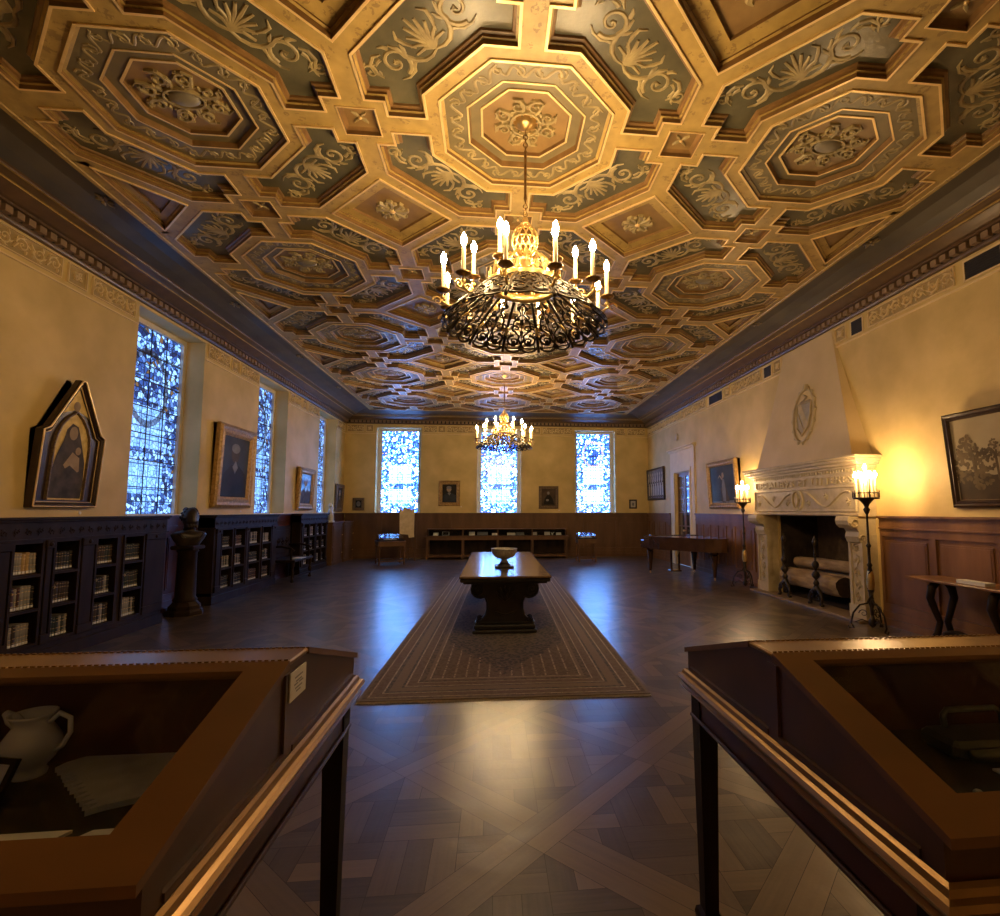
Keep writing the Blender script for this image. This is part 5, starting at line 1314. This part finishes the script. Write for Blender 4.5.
# ------------------------------------------------------------------ bronze bust on pedestal
PX, PY = -4.77, 8.62
t = thing('pedestal', (PX, PY, 0), 'dark turned column pedestal carrying the bronze bust beside the nearest bookcase', 'pedestal')
MB().lathe([(.26, 0), (.26, .05), (.25, .07), (.225, .09), (.22, .14), (.19, .17), (.165, .20)], seg=8, smooth=False).build('base', 'dark', t)
MB().lathe([(.155, .20), (.165, .23), (.14, .27), (.135, .60), (.13, .95), (.15, .97), (.14, 1.0)], seg=24).build('shaft', 'dark', t)
MB().box(-.17, .17, -.17, .17, 1.0, 1.06, 0, .012).build('capital', 'dark', t)
t = thing('portrait_bust', (PX, PY, 1.06), 'dark bronze bust of a bearded man with bare draped shoulders standing on the column pedestal', 'bust', rz=-.7)
mb = MB()
# torso: ellipse sections rising to the neck and head, one continuous surface
sec = [(.0, .17, .10, 0), (.06, .19, .115, 0), (.16, .24, .13, .0), (.25, .27, .13, .0), (.30, .255, .12, -.005), (.33, .19, .10, -.01), (.355, .095, .078, -.01), (.375, .066, .066, .0), (.40, .062, .066, .01), (.425, .066, .080, .02), (.45, .074, .095, .02), (.48, .080, .102, .012), (.51, .084, .104, .008), (.54, .084, .103, .003), (.57, .078, .096, -.003), (.595, .062, .078, -.006), (.612, .036, .046, -.008), (.618, .006, .01, -.008)]
seg = 28; vs = []; fs = []
for z, rx, ry, off in sec:
    for i in range(seg):
        a = 2*pi*i/seg; x = ry*cos(a)+off; y = rx*sin(a)
        if z > .43:      # brow, nose, cheeks
            fz_ = max(0, cos(a))
            if .455 < z < .535 and abs(y) < .016 and cos(a) > 0: x += .022*(1-(z-.48)/.06 if z > .48 else 1)
            if .50 < z < .525 and cos(a) > .6 and .02 < abs(y) < .045: x -= .010
            if z < .46 and cos(a) > .2: x += .018
        vs.append((x, y, z))
vs = [(x*(.95 if z < .375 else 1.30)+(0 if z < .4 else .01), y*(.92 if z < .375 else 1.28), z*.66 if z < .375 else .2475+(z-.375)*1.42) for x, y, z in vs]
n = len(sec)
for k in range(n-1):
    for i in range(seg): j = (i+1) % seg; fs.append((k*seg+i, k*seg+j, (k+1)*seg+j, (k+1)*seg+i))
mb.add(vs, fs, 0, True)
for sg in (-1, 1): mb.ball((.0, sg*.108, .415), .018, .013, .036)
for sg in (-1, 1): mb.ball((.122, sg*.042, .442), .014, .018, .011)
mb.build('bust', 'bronzebust', t)
mb = MB(); rr = random.Random(5)
for k in range(40):
    a = rr.uniform(.9, 2*pi-.9); z = rr.uniform(.50, .61); q = sqrt(max(0, 1-((z-.50)/.125)**2)); mb.ball((.128*q*cos(a), .110*q*sin(a), .2475+(z-.375)*1.42), .026, .026, .024, 0, 8, 5)
mb.build('hair', 'bronzebust', t)
mb = MB()
for k in range(22):
    a = rr.uniform(-.95, .95); z = rr.uniform(.405, .455); mb.ball((.03+.110*cos(a), .085*sin(a), .2475+(z-.375)*1.42), .022, .020, .028, 0, 8, 5)
mb.build('beard', 'bronzebust', t)
mb = MB()
for sg in (-1, 1):
    for k in range(4): mb.tube([(-.02+.0*k, sg*(.10+.03*k), .225-.006*k), (.09, sg*(.07+.035*k), .185), (.110, sg*(.03+.03*k), .12), (.07, sg*.02, .07)], .013, 7)
mb.build('drapery', 'bronzebust', t)
# ------------------------------------------------------------------ hall bench in the second niche, white card on it
t = thing('hall_bench', (XL+.09, 12.66, 0), 'dark carved wooden hall bench with white card on seat, between the middle and farthest bookcases', 'bench')
MB().box(0, .62, -.60, .60, .45, .50, 0, .01).build('seat', 'dark', t)
mb = MB(); mb.box(.0, .05, -.60, .60, .50, 1.25, 0, .01); mb.box(.05, .065, -.5, .5, .62, 1.15, 0, .006)
p = lambda u, v, h: (.065+h, u, v)
for k in range(4): scrollwork(mb, p, -.36+.24*k, .88, .07, 1 if k % 2 else -1, 0, .025, .015, 0)
mb.build('backrest', 'dark', t)
for y in (-.55, .55):
    MB().lathe([(.03, 0), (.04, .03), (.022, .06), (.03, .16), (.042, .22), (.022, .27), (.03, .33), (.045, .38), (.04, .45)], (.56, y, 0), 12).build('leg', 'dark', t)
    MB().box(.0, .06, y-.03, y+.03, 0, .45).build('leg', 'dark', t)
    mb = MB(); mb.tube([(.03, y, .78), (.3, y, .80), (.5, y, .76), (.58, y, .70)], .025, 8); mb.tube([(.52, y, .5), (.52, y, .75)], .02, 8); mb.build('armrest', 'dark', t)
mb = MB(); mb.box(.54, .58, -.53, .53, .10, .14); mb.build('stretcher', 'dark', t)
t = MB().box(-.10, .10, -.16, .16, 0, .012).build('folded_card', 'white'); t.location = (-4.52, 12.62, .501); tag(t, 'white folded card lying on the seat of the dark hall bench', 'card')

# ================================================================== BACK WALL FURNITURE
def stand(loc, w, d, h, rz, label, bookfn):
    t = thing('display_stand', loc, label, 'stand', None, rz)
    MB().box(-w/2, w/2, -d/2, d/2, h-.035, h, 0, .006).build('top', 'wainsback', t)
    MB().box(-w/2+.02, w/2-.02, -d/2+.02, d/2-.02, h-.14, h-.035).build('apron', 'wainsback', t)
    for sx in (-1, 1):
        for sy in (-1, 1):
            MB().lathe([(.022, 0), (.028, .05), (.020, .08), (.030, .18), (.022, .30), (.032, .44), (.022, .52), (.03, h-.14)], (sx*(w/2-.05), sy*(d/2-.05), 0), 12).build('leg', 'wainsback', t)
    mb = MB()
    for sy in (-1, 1): mb.box(-w/2+.04, w/2-.04, sy*(d/2-.05)-.014, sy*(d/2-.05)+.014, .10, .13)
    for sx in (-1, 1): mb.box(sx*(w/2-.05)-.014, sx*(w/2-.05)+.014, -d/2+.04, d/2-.04, .10, .13)
    mb.build('stretcher', 'wainsback', t)
    return t
stand((-3.10, 16.0, 0), .82, .78, .70, .35, 'dark wooden display stand in front of the left back window', None)
stand((2.95, 16.25, 0), .62, .60, .72, 0, 'brown wooden stand with stretchers in front of the right back window', None)
def caselet(loc, w, d, h, rz, label, open_book=True):
    t = thing('book_cradle_case', loc, label, 'display case', None, rz)
    mb = MB()
    for q in ((-w/2, w/2, -d/2, -d/2+.02), (-w/2, w/2, d/2-.02, d/2), (-w/2, -w/2+.02, -d/2+.02, d/2-.02), (w/2-.02, w/2, -d/2+.02, d/2-.02)): mb.box(q[0], q[1], q[2], q[3], 0, .03)
    mb.box(-w/2+.02, w/2-.02, -d/2+.02, d/2-.02, 0, .012); mb.build('tray', 'velvet', t)
    mb = MB(); mb.prism([(-d/2, .03), (d/2, .03), (d/2, h), (d/2-.08, h), (-d/2, .10)], -w/2+.01, w/2-.01, 'x'); mb.build('glass_cover', 'glass', t)
    mb = MB(); mb.box(-.18, .18, -.13, .13, .014, .05); g = mb.build('open_book', 'bk_grey', t)
    mb = MB()
    for sg in (-1, 1): mb.prism([(0, .05), (sg*.06, .062), (sg*.17, .052)], -.12, .12, 'y')
    mb.build('pages', 'white', g)
    return t
caselet((-3.10, 16.0, .70), .74, .62, .20, .35, 'low glass-topped case with an open book, on the left rear stand')
caselet((2.95, 16.25, .72), .60, .52, .18, 0, 'silvery glass-topped case on the right rear stand')
# tan parchment hanging on an easel
t = thing('parchment_easel', (-2.77, 16.95, 0), 'tan parchment sheet with a ragged top on an easel behind the left rear stand', 'easel')
mb = MB()
for sx in (-1, 1): mb.tube([(sx*.26, 0, 0), (sx*.03, .04, 1.66)], .014, 6)
mb.tube([(0, .45, 0), (0, .06, 1.6)], .014, 6); mb.box(-.26, .26, -.03, .0, .80, .82)
mb.build('easel_frame', 'wainsback', t)
mb = MB(); rt = random.Random(2); top = [(-.24+.48*i/14, 1.66+rt.uniform(-.05, .08)) for i in range(15)]
poly = [(-.22, .86), (.05, .84), (.07, .74), (.24, .76), (.23, .90)] + [(x, z) for x, z in reversed(top)]
mb.prism(poly, -.035, -.022, 'y'); mb.build('parchment', 'tan', t)
# long display case against the back wall
bc = thing('long_display_case', (.16, 17.78, 0), 'long brown table case with a glazed shelf of exhibits standing below the middle back window', 'display case')
hw = 2.42
MB().box(-hw, hw, -.24, .24, .72, .76, 0, .008).build('top', 'wainsback', bc)
MB().box(-hw+.03, hw-.03, -.22, .24, .62, .72).build('apron', 'wainsback', bc)
MB().box(-hw+.03, hw-.03, -.22, .24, .05, .12).build('bottom_shelf', 'wainsback', bc)
MB().box(-hw+.05, hw-.05, .20, .235, .12, .62).build('back_panel', 'dark', bc)
for k in range(5):
    x = -hw+.06+k*(2*hw-.12)/4
    for y in (-.20, .20): MB().box(x-.035, x+.035, y-.03, y+.03, 0, .62).build('leg', 'wainsback', bc)
mb = MB(); mb.box(-hw+.06, hw-.06, -.18, .22, .76, .77); mb.box(-hw+.06, hw-.06, .20, .22, .77, .97); mb.build('case_bed', 'velvet', bc)
mb = MB(); mb.box(-hw+.05, hw-.05, -.20, .22, .97, .995)
for k in range(5):
    x = -hw+.07+k*(2*hw-.14)/4; mb.box(x-.02, x+.02, -.20, -.17, .76, .97)
mb.box(-hw+.05, -hw+.07, -.20, .22, .76, .97); mb.box(hw-.07, hw-.05, -.20, .22, .76, .97)
mb.build('case_frame', 'wainsback', bc)
MB().box(-hw+.07, hw-.07, -.190, -.186, .77, .97).build('glass_front', 'glass', bc)
for n_, (x, w, c, lb, cat, hh) in enumerate(((-1.93, .17, 'white', 'white card, far left one in the long rear display case', 'card', .10), (-1.60, .24, 'framedcard', 'dark-edged open booklet, second from left in the long rear display case', 'booklet', .14), (-.72, .20, 'paper', 'pale sheet, left one in the second bay of the long rear display case', 'card', .13), (-.36, .36, 'cv_robe2', 'wide blue-tinted sheet in the second bay of the long rear display case', 'card', .13),
        (.05, .18, 'white', 'small white card at the right end of the second bay in the long rear case', 'card', .08), (.62, .28, 'white', 'white strip in the third bay of the long rear case', 'card', .09), (.92, .28, 'cv_robe2', 'blue-tinted sheet in the third bay of the long rear case', 'card', .11), (1.42, .17, 'paper', 'beige card at the right end of the third bay in the long rear case', 'card', .11), (1.86, .19, 'paper', 'pale card, left one in the last bay of the long rear case', 'card', .12), (2.26, .17, 'white', 'white card at the far right of the long rear case', 'card', .09))):
    mt = {'framedcard': 'cv_paper', 'cv_robe2': 'cv_grey'}.get(c, c)
    mb = MB(); mb.prism([(-.10, 0), (.02, hh*.9), (.035, hh*.9), (.03, 0)], -w/2, w/2, 'x', 0)
    if c == 'framedcard': mb.prism([(-.085, .018), (.0, hh*.78), (-.004, hh*.80), (-.089, .020)], -w/2+.03, w/2-.03, 'x', 1)
    o = mb.build('exhibit_card', [mt, 'cv_black']); o.location = (x, 17.74, .772); tag(o, lb, cat)
t = thing('white_figurine', (2.04, 17.74, .772), 'little white winged figurine between the cards in the last bay of the long rear case', 'figurine')
mb = MB(); mb.tube([(0, 0, 0), (.0, 0, .04), (.03, 0, .07)], [.03, .025, .01], 8); mb.build('body', 'white', t)
mb = MB(); mb.tube([(0, 0, .04), (-.05, 0, .09)], [.02, .006], 6); mb.build('wing', 'white', t); mb = MB(); mb.tube([(.0, 0, .04), (.07, 0, .10)], [.02, .006], 6); mb.build('wing', 'white', t)

# ================================================================== GRAND PIANO (keyboard end toward the back wall)
pn = thing('grand_piano', (4.66, 12.4, 0), 'dark brown closed grand piano on tapered legs standing before the right wall panelling', 'piano')
KX0, KX1 = -.74, .72          # x of the case at the keyboard end
out = [(KX0, 1.05), (KX0, .28)] + [(-.70, .10), (-.60, -.12), (-.45, -.35), (-.28, -.55), (-.12, -.75), (.02, -.95), (.14, -1.12), (.28, -1.22), (.45, -1.25), (.60, -1.20), (.69, -1.08), (KX1, -.90)] + [(KX1, 1.05)]
out = [(KX0, .75), (KX0, .28), (-.71, .08), (-.62, -.14), (-.47, -.36), (-.30, -.56), (-.14, -.76), (.0, -.96), (.12, -1.12), (.28, -1.22), (.45, -1.25), (.60, -1.20), (.69, -1.08), (KX1, -.90), (KX1, .75)]
mb = MB(); mb.prism(out, .66, .945, 'z'); mb.build('rim', 'piano', pn)
mb = MB(); mb.prism(inset(out, -.018)[::1] if False else [(x*1.02, y*1.015) for x, y in out], .945, .97, 'z'); mb.build('lid', 'piano', pn)
mb = MB(); mb.box(KX0, KX1, .75, 1.05, .64, .70); mb.box(KX0, KX0+.07, .75, 1.05, .70, .84, 0, .01); mb.box(KX1-.07, KX1, .75, 1.05, .70, .84, 0, .01); mb.box(KX0+.07, KX1-.07, .75, .80, .70, .93); mb.build('keybed', 'piano', pn)
kb = MB(); N = 52; w = (KX1-KX0-.16)/N
for k in range(N): kb.box(KX0+.08+k*w+.0006, KX0+.08+(k+1)*w-.0006, .86, 1.02, .70, .735)
kp = kb.build('white_keys', 'ivory', pn); kp['kind'] = 'stuff'
kb = MB()
for k in range(N):
    if k % 7 in (0, 1, 3, 4, 5): kb.box(KX0+.08+(k+1)*w-.006, KX0+.08+(k+1)*w+.006, .80, .95, .735, .752)
kp = kb.build('black_keys', 'cv_black', pn); kp['kind'] = 'stuff'
mb = MB(); mb.box(KX0+.10, KX1-.10, .45, .62, .972, .985, 0, .004); mb.build('music_desk', 'piano', pn)
for x, y in ((KX0+.14, .68), (KX1-.14, .68), (.42, -.92)):
    lg = MB().lathe([(.036, .07), (.040, .12), (.058, .30), (.078, .50), (.088, .56), (.065, .575), (.095, .60), (.095, .66)], (x, y, 0), 10, smooth=False).build('leg', 'piano', pn)
    mb = MB(); mb.tube([(x, y, .075), (x, y, .05)], .016, 8); mb.lathe([(.028, -.012), (.03, 0), (.028, .012)], (x, y, .031), 14, axis='x'); mb.build('caster', 'brass', lg)
mb = MB()
for sx in (-1, 1): mb.box(sx*.10-.02-.02, sx*.10+.02-.02, .42, .46, .10, .66)
mb.box(-.17, .13, .38, .56, .06, .10, 0, .008); ly = mb.build('pedal_lyre', 'piano', pn)
for k in (-1, 0, 1): MB().box(-.02+k*.06-.012, -.02+k*.06+.012, .56, .66, .07, .08, 0, .003).build('pedal', 'brass', ly)
mb = MB(); mb.tube([(-.02, .44, .3), (-.02, .10, .66)], .008, 6); mb.build('lyre_brace', 'brass', ly)
# ================================================================== NEAR DISPLAY CASES
CYC = 1.45
def display_case(xs, s, label):
    """double-sloped table case; local u runs from the aisle side outward, s = +1 right, -1 left"""
    t = thing('table_display_case', (xs+s*.95, CYC, 0), label, 'display case', None)
    X = lambda u: s*(u-.95)
    xf = Matrix.Translation((-s*.95, -CYC, 0)) @ Matrix.Diagonal((s, 1, 1, 1))
    def mk():
        m = MB(); m.xf = xf; return m
    Wd = 1.90
    A0, A1, TP0, TP1, ZT0, ZE = .86, 2.04, 1.395, 1.525, 1.205, 1.052
    # carcass sides, front and back boards
    for nm, ua, ub in (('side_panel', .0, .022), ('side_panel', Wd-.022, Wd)):
        m = mk(); m.prism([(A0, .965), (A0, ZE), (TP0, ZT0-.006), (TP1, ZT0-.006), (A1, ZE+.003), (A1, .965)], ua, ub, 'x')
        m2 = [(A0+.10, .985), (A0+.10, ZE-.01+.03), (TP0-.03, ZT0-.06), (TP0-.03, .985)]
        o = 1 if ua == 0 else -1
        e = ua if ua == 0 else ub
        m.box(min(e, e-o*.006), max(e, e-o*.006), A0+.0, A0+.05, .97, ZE-.0); 
        m.box(min(e, e-o*.007), max(e, e-o*.007), TP0-.02, TP0+.03, .975, ZT0-.03)
        m.box(min(e, e-o*.010), max(e, e-o*.010), A0+.05, TP0-.02, .975, .990); m.box(min(e, e-o*.010), max(e, e-o*.010), TP0+.03, A1-.04, .975, .990)
        m.build(nm, 'mahog', t)
    m = mk(); m.box(.022, Wd-.022, A0, A0+.022, .965, ZE-.008); m.build('front_board', 'mahog', t)
    m = mk(); m.box(.022, Wd-.022, A1-.022, A1, .965, ZE-.008); m.build('back_board', 'mahog', t)
    m = mk(); m.box(.022, Wd-.022, TP0+.04, TP1-.04, .965, ZT0-.03); m.build('centre_partition', 'linered', t)
    m = mk(); m.box(.022, Wd-.022, A0+.022, TP0+.04, .955, .967); m.box(.022, Wd-.022, TP1-.04, A1-.022, .955, .967); m.build('lining', 'velvet', t)
    # top rail and the sloping frames
    m = mk(); m.box(-.006, Wd+.006, TP0-.004, TP1+.004, ZT0-.014, ZT0, 0, .004); m.build('top_rail', 'mahoglt', t)
    m = mk(); k = 0.0
    while k < Wd-.01:
        for yb_ in (TP0+.002, TP1-.006): m.box(k, k+.009, yb_, yb_+.004, ZT0-.001, ZT0+.0035)
        k += .016
    bd = m.build('beaded_edge', 'mahoglt', t); bd['kind'] = 'stuff'
    sl = (ZT0-ZE)/(TP0-A0)
    def frame(ya, yb, za, zb, nm):
        m = mk(); th = .018
        def P(u, f, h): y = ya+(yb-ya)*f; z = za+(zb-za)*f; return (u, y, z+h)
        def quad(u0, u1, f0, f1):
            vs = [P(u0, f0, -th), P(u1, f0, -th), P(u1, f1, -th), P(u0, f1, -th), P(u0, f0, 0), P(u1, f0, 0), P(u1, f1, 0), P(u0, f1, 0)]
            m.add(vs, [(3, 2, 1, 0), (4, 5, 6, 7), (0, 1, 5, 4), (1, 2, 6, 5), (2, 3, 7, 6), (3, 0, 4, 7)], 0)
        quad(-.008, .088, -.01, .995); quad(Wd-.088, Wd+.008, -.01, .995)
        quad(.088, Wd-.088, -.01, .145); quad(.088, Wd-.088, .925, .995)
        fo = m.build(nm, 'mahogtop', t)
        m = mk(); vs = [P(.088, .145, -.010), P(Wd-.088, .145, -.010), P(Wd-.088, .925, -.010), P(.088, .925, -.010), P(.088, .145, -.014), P(Wd-.088, .145, -.014), P(Wd-.088, .925, -.014), P(.088, .925, -.014)]
        m.add(vs, [(0, 1, 2, 3), (7, 6, 5, 4), (0, 4, 5, 1), (1, 5, 6, 2), (2, 6, 7, 3), (3, 7, 4, 0)], 0); m.build('glass_pane', 'glass', fo)
    frame(A0-.012, TP0, ZE-.003, ZT0+.002, 'sloping_frame'); frame(A1+.012, TP1, ZE, ZT0+.002, 'sloping_frame')
    # moulded ledge
    m = mk()
    prof = [(0, .965), (-.008, .972), (-.016, .966), (-.020, .954), (-.030, .950), (-.036, .940), (-.031, .930), (-.022, .926), (-.018, .916), (-.026, .908), (-.020, .898), (0, .895)]
    prev = None
    for d, z in prof:
        p = [(d, A0+d, z), (Wd-d, A0+d, z), (Wd-d, A1-d, z), (d, A1-d, z)]
        if prev: m.add(prev+p, [(i, (i+1) % 4, 4+(i+1) % 4, 4+i) for i in range(4)], 0)
        prev = p
    m.build('moulded_ledge', 'mahoglt', t)
    m = mk(); m.box(.0, Wd, A0+.0, A1, .945, .955); m.box(.012, .034, A0+.012, A1-.012, .80, .945); m.box(Wd-.034, Wd-.012, A0+.012, A1-.012, .80, .945); m.box(.034, Wd-.034, A0+.012, A0+.034, .80, .945); m.box(.034, Wd-.034, A1-.034, A1-.012, .80, .945); m.build('apron', 'darkred', t)
    m = mk()
    for q in ((.002, .012, A0+.0, A1-.0), (Wd-.012, Wd-.002, A0, A1), (.012, Wd-.012, A0+.002, A0+.012), (.012, Wd-.012, A1-.012, A1-.002)): m.box(q[0], q[1], q[2], q[3], .792, .806, 0, .003)
    m.build('apron_bead', 'mahog', t)
    for ux in (.006, Wd-.082):
        for yy in (A0+.006, A1-.082):
            m = mk(); cx, cy = ux+.038, yy+.038
            vs = []
            for hw_, z in ((.038, .945), (.038, .79), (.036, .78), (.026, .10), (.026, .09)):
                vs += [(cx-hw_, cy-hw_, z), (cx+hw_, cy-hw_, z), (cx+hw_, cy+hw_, z), (cx-hw_, cy+hw_, z)]
            fs = [(0, 1, 2, 3), (19, 18, 17, 16)]
            for k in range(4):
                for i in range(4): j = (i+1) % 4; fs.append((k*4+i, k*4+4+i, k*4+4+j, k*4+j))
            m.add(vs, fs, 0); lg = m.build('leg', 'dark', t)
            m = mk(); vs = []
            for hw_, z in ((.026, .10), (.038, .09), (.042, .07), (.032, .0)): vs += [(cx-hw_, cy-hw_, z), (cx+hw_, cy-hw_, z), (cx+hw_, cy+hw_, z), (cx-hw_, cy+hw_, z)]
            fs = [(0, 1, 2, 3), (15, 14, 13, 12)]
            for k in range(3):
                for i in range(4): j = (i+1) % 4; fs.append((k*4+i, k*4+4+i, k*4+4+j, k*4+j))
            m.add(vs, fs, 0); m.build('spade_foot', 'dark', lg)
    return t, xf
lc, _ = display_case(-.518, -1, 'left foreground polished mahogany table case with a white notice on its side')
rc, _ = display_case(.782, 1, 'right foreground polished mahogany table case holding a dark metal instrument and cards')
lc.scale = (1, 1, 1.012)
# notice on the side of the left case
nb_ = MB(); nb_.box(-.003, 0, -.075, .075, -.042, .042, 0)
nt_ = nb_.build('paper_notice', 'white'); nt_.location = (-.5095, 1.445, 1.152); nt_.rotation_euler = (0, 0, pi); tag(nt_, 'small white printed notice on the aisle side of the left foreground case', 'notice')
nt_.scale = (1, .72, .85)
mb = MB()
for z, a, b in ((.020, -.04, .035), (.008, -.03, .025), (.0, -.045, -.005), (.0, .005, .04), (-.012, -.035, .03), (-.022, -.02, .02)): mb.box(-.0036, -.003, a, b, z-.0022, z+.0022)
ln = mb.build('text_lines', 'ink', nt_); ln['kind'] = 'stuff'
# exhibits in the left case
ZB = .967*1.012+.0005
t = thing('cream_jug', (-1.085, 1.375, ZB), 'small pale porcelain jug with a loop handle inside the left foreground case', 'jug')
MB().lathe([(.032, 0), (.034, .008), (.028, .016), (.045, .035), (.056, .060), (.054, .085), (.040, .108), (.034, .118), (.042, .135), (.046, .142), (.042, .143), (.030, .12), (.010, .11)], seg=28).build('body', 'porcelain', t)
mb = MB(); mb.tube([(.036, 0, .120), (.058, -.0, .140), (.082, -.0, .128), (.084, 0, .095), (.068, 0, .065), (.052, 0, .055)], [.006, .006, .0055, .0055, .006, .006], 8); mb.build('handle', 'porcelain', t)
mb = MB(); mb.tube([(-.030, 0, .115), (-.045, 0, .130), (-.062, 0, .145)], [.014, .015, .007], 8); mb.build('spout', 'porcelain', t)
t = thing('framed_miniature', (-1.055, 1.27, ZB), 'small dark-framed pale miniature leaning in front of the porcelain jug', 'frame', rz=-.25)
mb = MB(); mb.prism([(-.045, 0), (-.035, 0), (.005, .085), (-.004, .088)], -.042, .042, 'x'); mb.build('frame', 'dark', t)
mb = MB(); mb.prism([(-.0425, .012), (-.041, .012), (-.008, .077), (-.0098, .078)], -.030, .030, 'x'); mb.build('picture', 'textile', t)
t = B(-.045, .045, -.03, .03, 0, .004).build('grey_card', 'textile'); t.location = (-1.16, 1.27, ZB); tag(t, 'grey card at the far left edge of the left foreground case', 'card')
mb = MB(); rt = random.Random(9)
edge = []
for k in range(24):
    f = k/23; bx_, by_ = -1.03+.22*f, 1.385-.205*f; o_ = .012 if k % 2 else -.004
    edge.append((bx_-o_-rt.random()*.004, by_-o_-rt.random()*.004))
poly = edge + [(-.775, 1.20), (-.70, 1.215), (-.62, 1.235), (-.60, 1.36), (-.68, 1.48), (-.86, 1.485), (-.99, 1.475)]
poly = edge + [(-.80, 1.183), (-.73, 1.215), (-.66, 1.228), (-.60, 1.25), (-.585, 1.37), (-.60, 1.478) , (-.80, 1.482), (-.99, 1.474)]
mb.prism([(x, min(y, 1.43)) for x, y in poly], ZB, ZB+.012, 'z'); o = mb.build('lace_textile', 'textile'); o.location = (0, .02, .0); tag(o, 'pale folded textile with a ragged edge inside the left foreground case', 'textile')
for k, (x0, x1, y0, y1, lb) in enumerate(((-1.10, -.805, 1.085, 1.125, 'long pale paper label strip at the front of the left foreground case'), (-.785, -.66, 1.095, 1.125, 'short pale paper label strip beside the long one in the left case'))):
    mb = MB(); mb.prism([(x0+.0, y0), (x1-.02, y0+.004), (x1+.0, y1+.004), (x0+.02, y1)], ZB, ZB+.006, 'z'); o = mb.build('label_strip', 'paper'); tag(o, lb, 'label')
# exhibits in the right case
ZB = .9675
t = thing('metal_instrument', (1.33, 1.275, ZB), 'dark grey metal instrument with a rounded handle inside the right foreground case', 'instrument')
mb = MB(); mb.box(-.16, .35, -.035, .085, 0, .045, 0, .012); mb.build('body', 'steel', t)
mb = MB(); mb.tube([(-.13, -.05, .02), (.0, -.052, .022), (.35, -.05, .02)], .014, 10); mb.build('front_rod', 'steel', t)
mb = MB(); mb.tube([(-.10, .06, .045), (-.10, .065, .075), (-.085, .068, .088), (.06, .068, .088), (.075, .065, .075), (.075, .06, .045)], .008, 8); mb.build('handle', 'steel', t)
t = B(-.12, .16, -.03, .03, 0, .005).build('blue_card', 'textile'); t.location = (1.34, 1.165, ZB); tag(t, 'blue-grey card in front of the dark metal instrument', 'card')
for k, (x, y, r, lb) in enumerate(((1.035, 1.235, -.5, 'white label card nearest the top frame corner in the right case'), (1.02, 1.165, -.4, 'white label card in the middle of the three in the right case'), (1.01, 1.095, -.45, 'white label card nearest the viewer of the three in the right case'))):
    mb = MB(); mb.prism([(-.024, .0), (.022, 0), (.022, .004), (-.024, .004)], -.016, .016, 'y'); 
    mb = MB(); mb.box(-.026, .026, -.017, .017, 0, .004); o = mb.build('label_card', 'white'); o.location = (x, y, ZB+.0005); o.rotation_euler = (0, 0, r); tag(o, lb, 'label')
t = MB().lathe([(.010, 0), (.010, .012), (.006, .016)], seg=14).build('round_stud', 'silver'); t.location = (1.075, 1.09, ZB); tag(t, 'tiny round metal stud beside the white label cards', 'stud')

# ================================================================== CONSOLE TABLE ON THE RIGHT
t = thing('console_table', (5.28, 4.95, 0), 'narrow dark console table on curved legs against the right wall under the landscape', 'table')
MB().box(-.24, .215, -1.10, .98, .775, .805, 0, .008).build('top', 'wains', t)
for y in (-.85, -.05+.0, .70):
    for sx in (-1, 1):
        mb = MB(); pts = [(sx*.06, y, .775), (sx*.13, y, .70), (sx*.16, y, .58), (sx*.10, y, .42), (sx*.05, y, .30), (sx*.09, y, .17), (sx*.15, y, .09), (sx*.19, y, .02)]
        if sx > 0: pts = [(x*.93, y_, z) for x, y_, z in pts]
        mb.tube(pts, [.045, .045, .042, .036, .034, .036, .04, .026], 8); mb.build('curved_leg', 'dark', t)
mb = MB()
pts = []
for k in range(41):
    y = -.85+1.55*k/40; pts.append((0, y, .16+.05*abs(sin(k*pi/10))))
mb.tube(pts, .028, 8)
for y in (-.45, .33): mb.ball((0, y, .13), .04, .07, .05)
mb.build('scrolled_stretcher', 'dark', t)
t = B(-.06, .06, -.17, .17, 0, .035).build('white_booklet', 'white'); t.location = (5.20, 5.14, .8055); tag(t, 'white booklet lying on the narrow console table at the right', 'booklet')
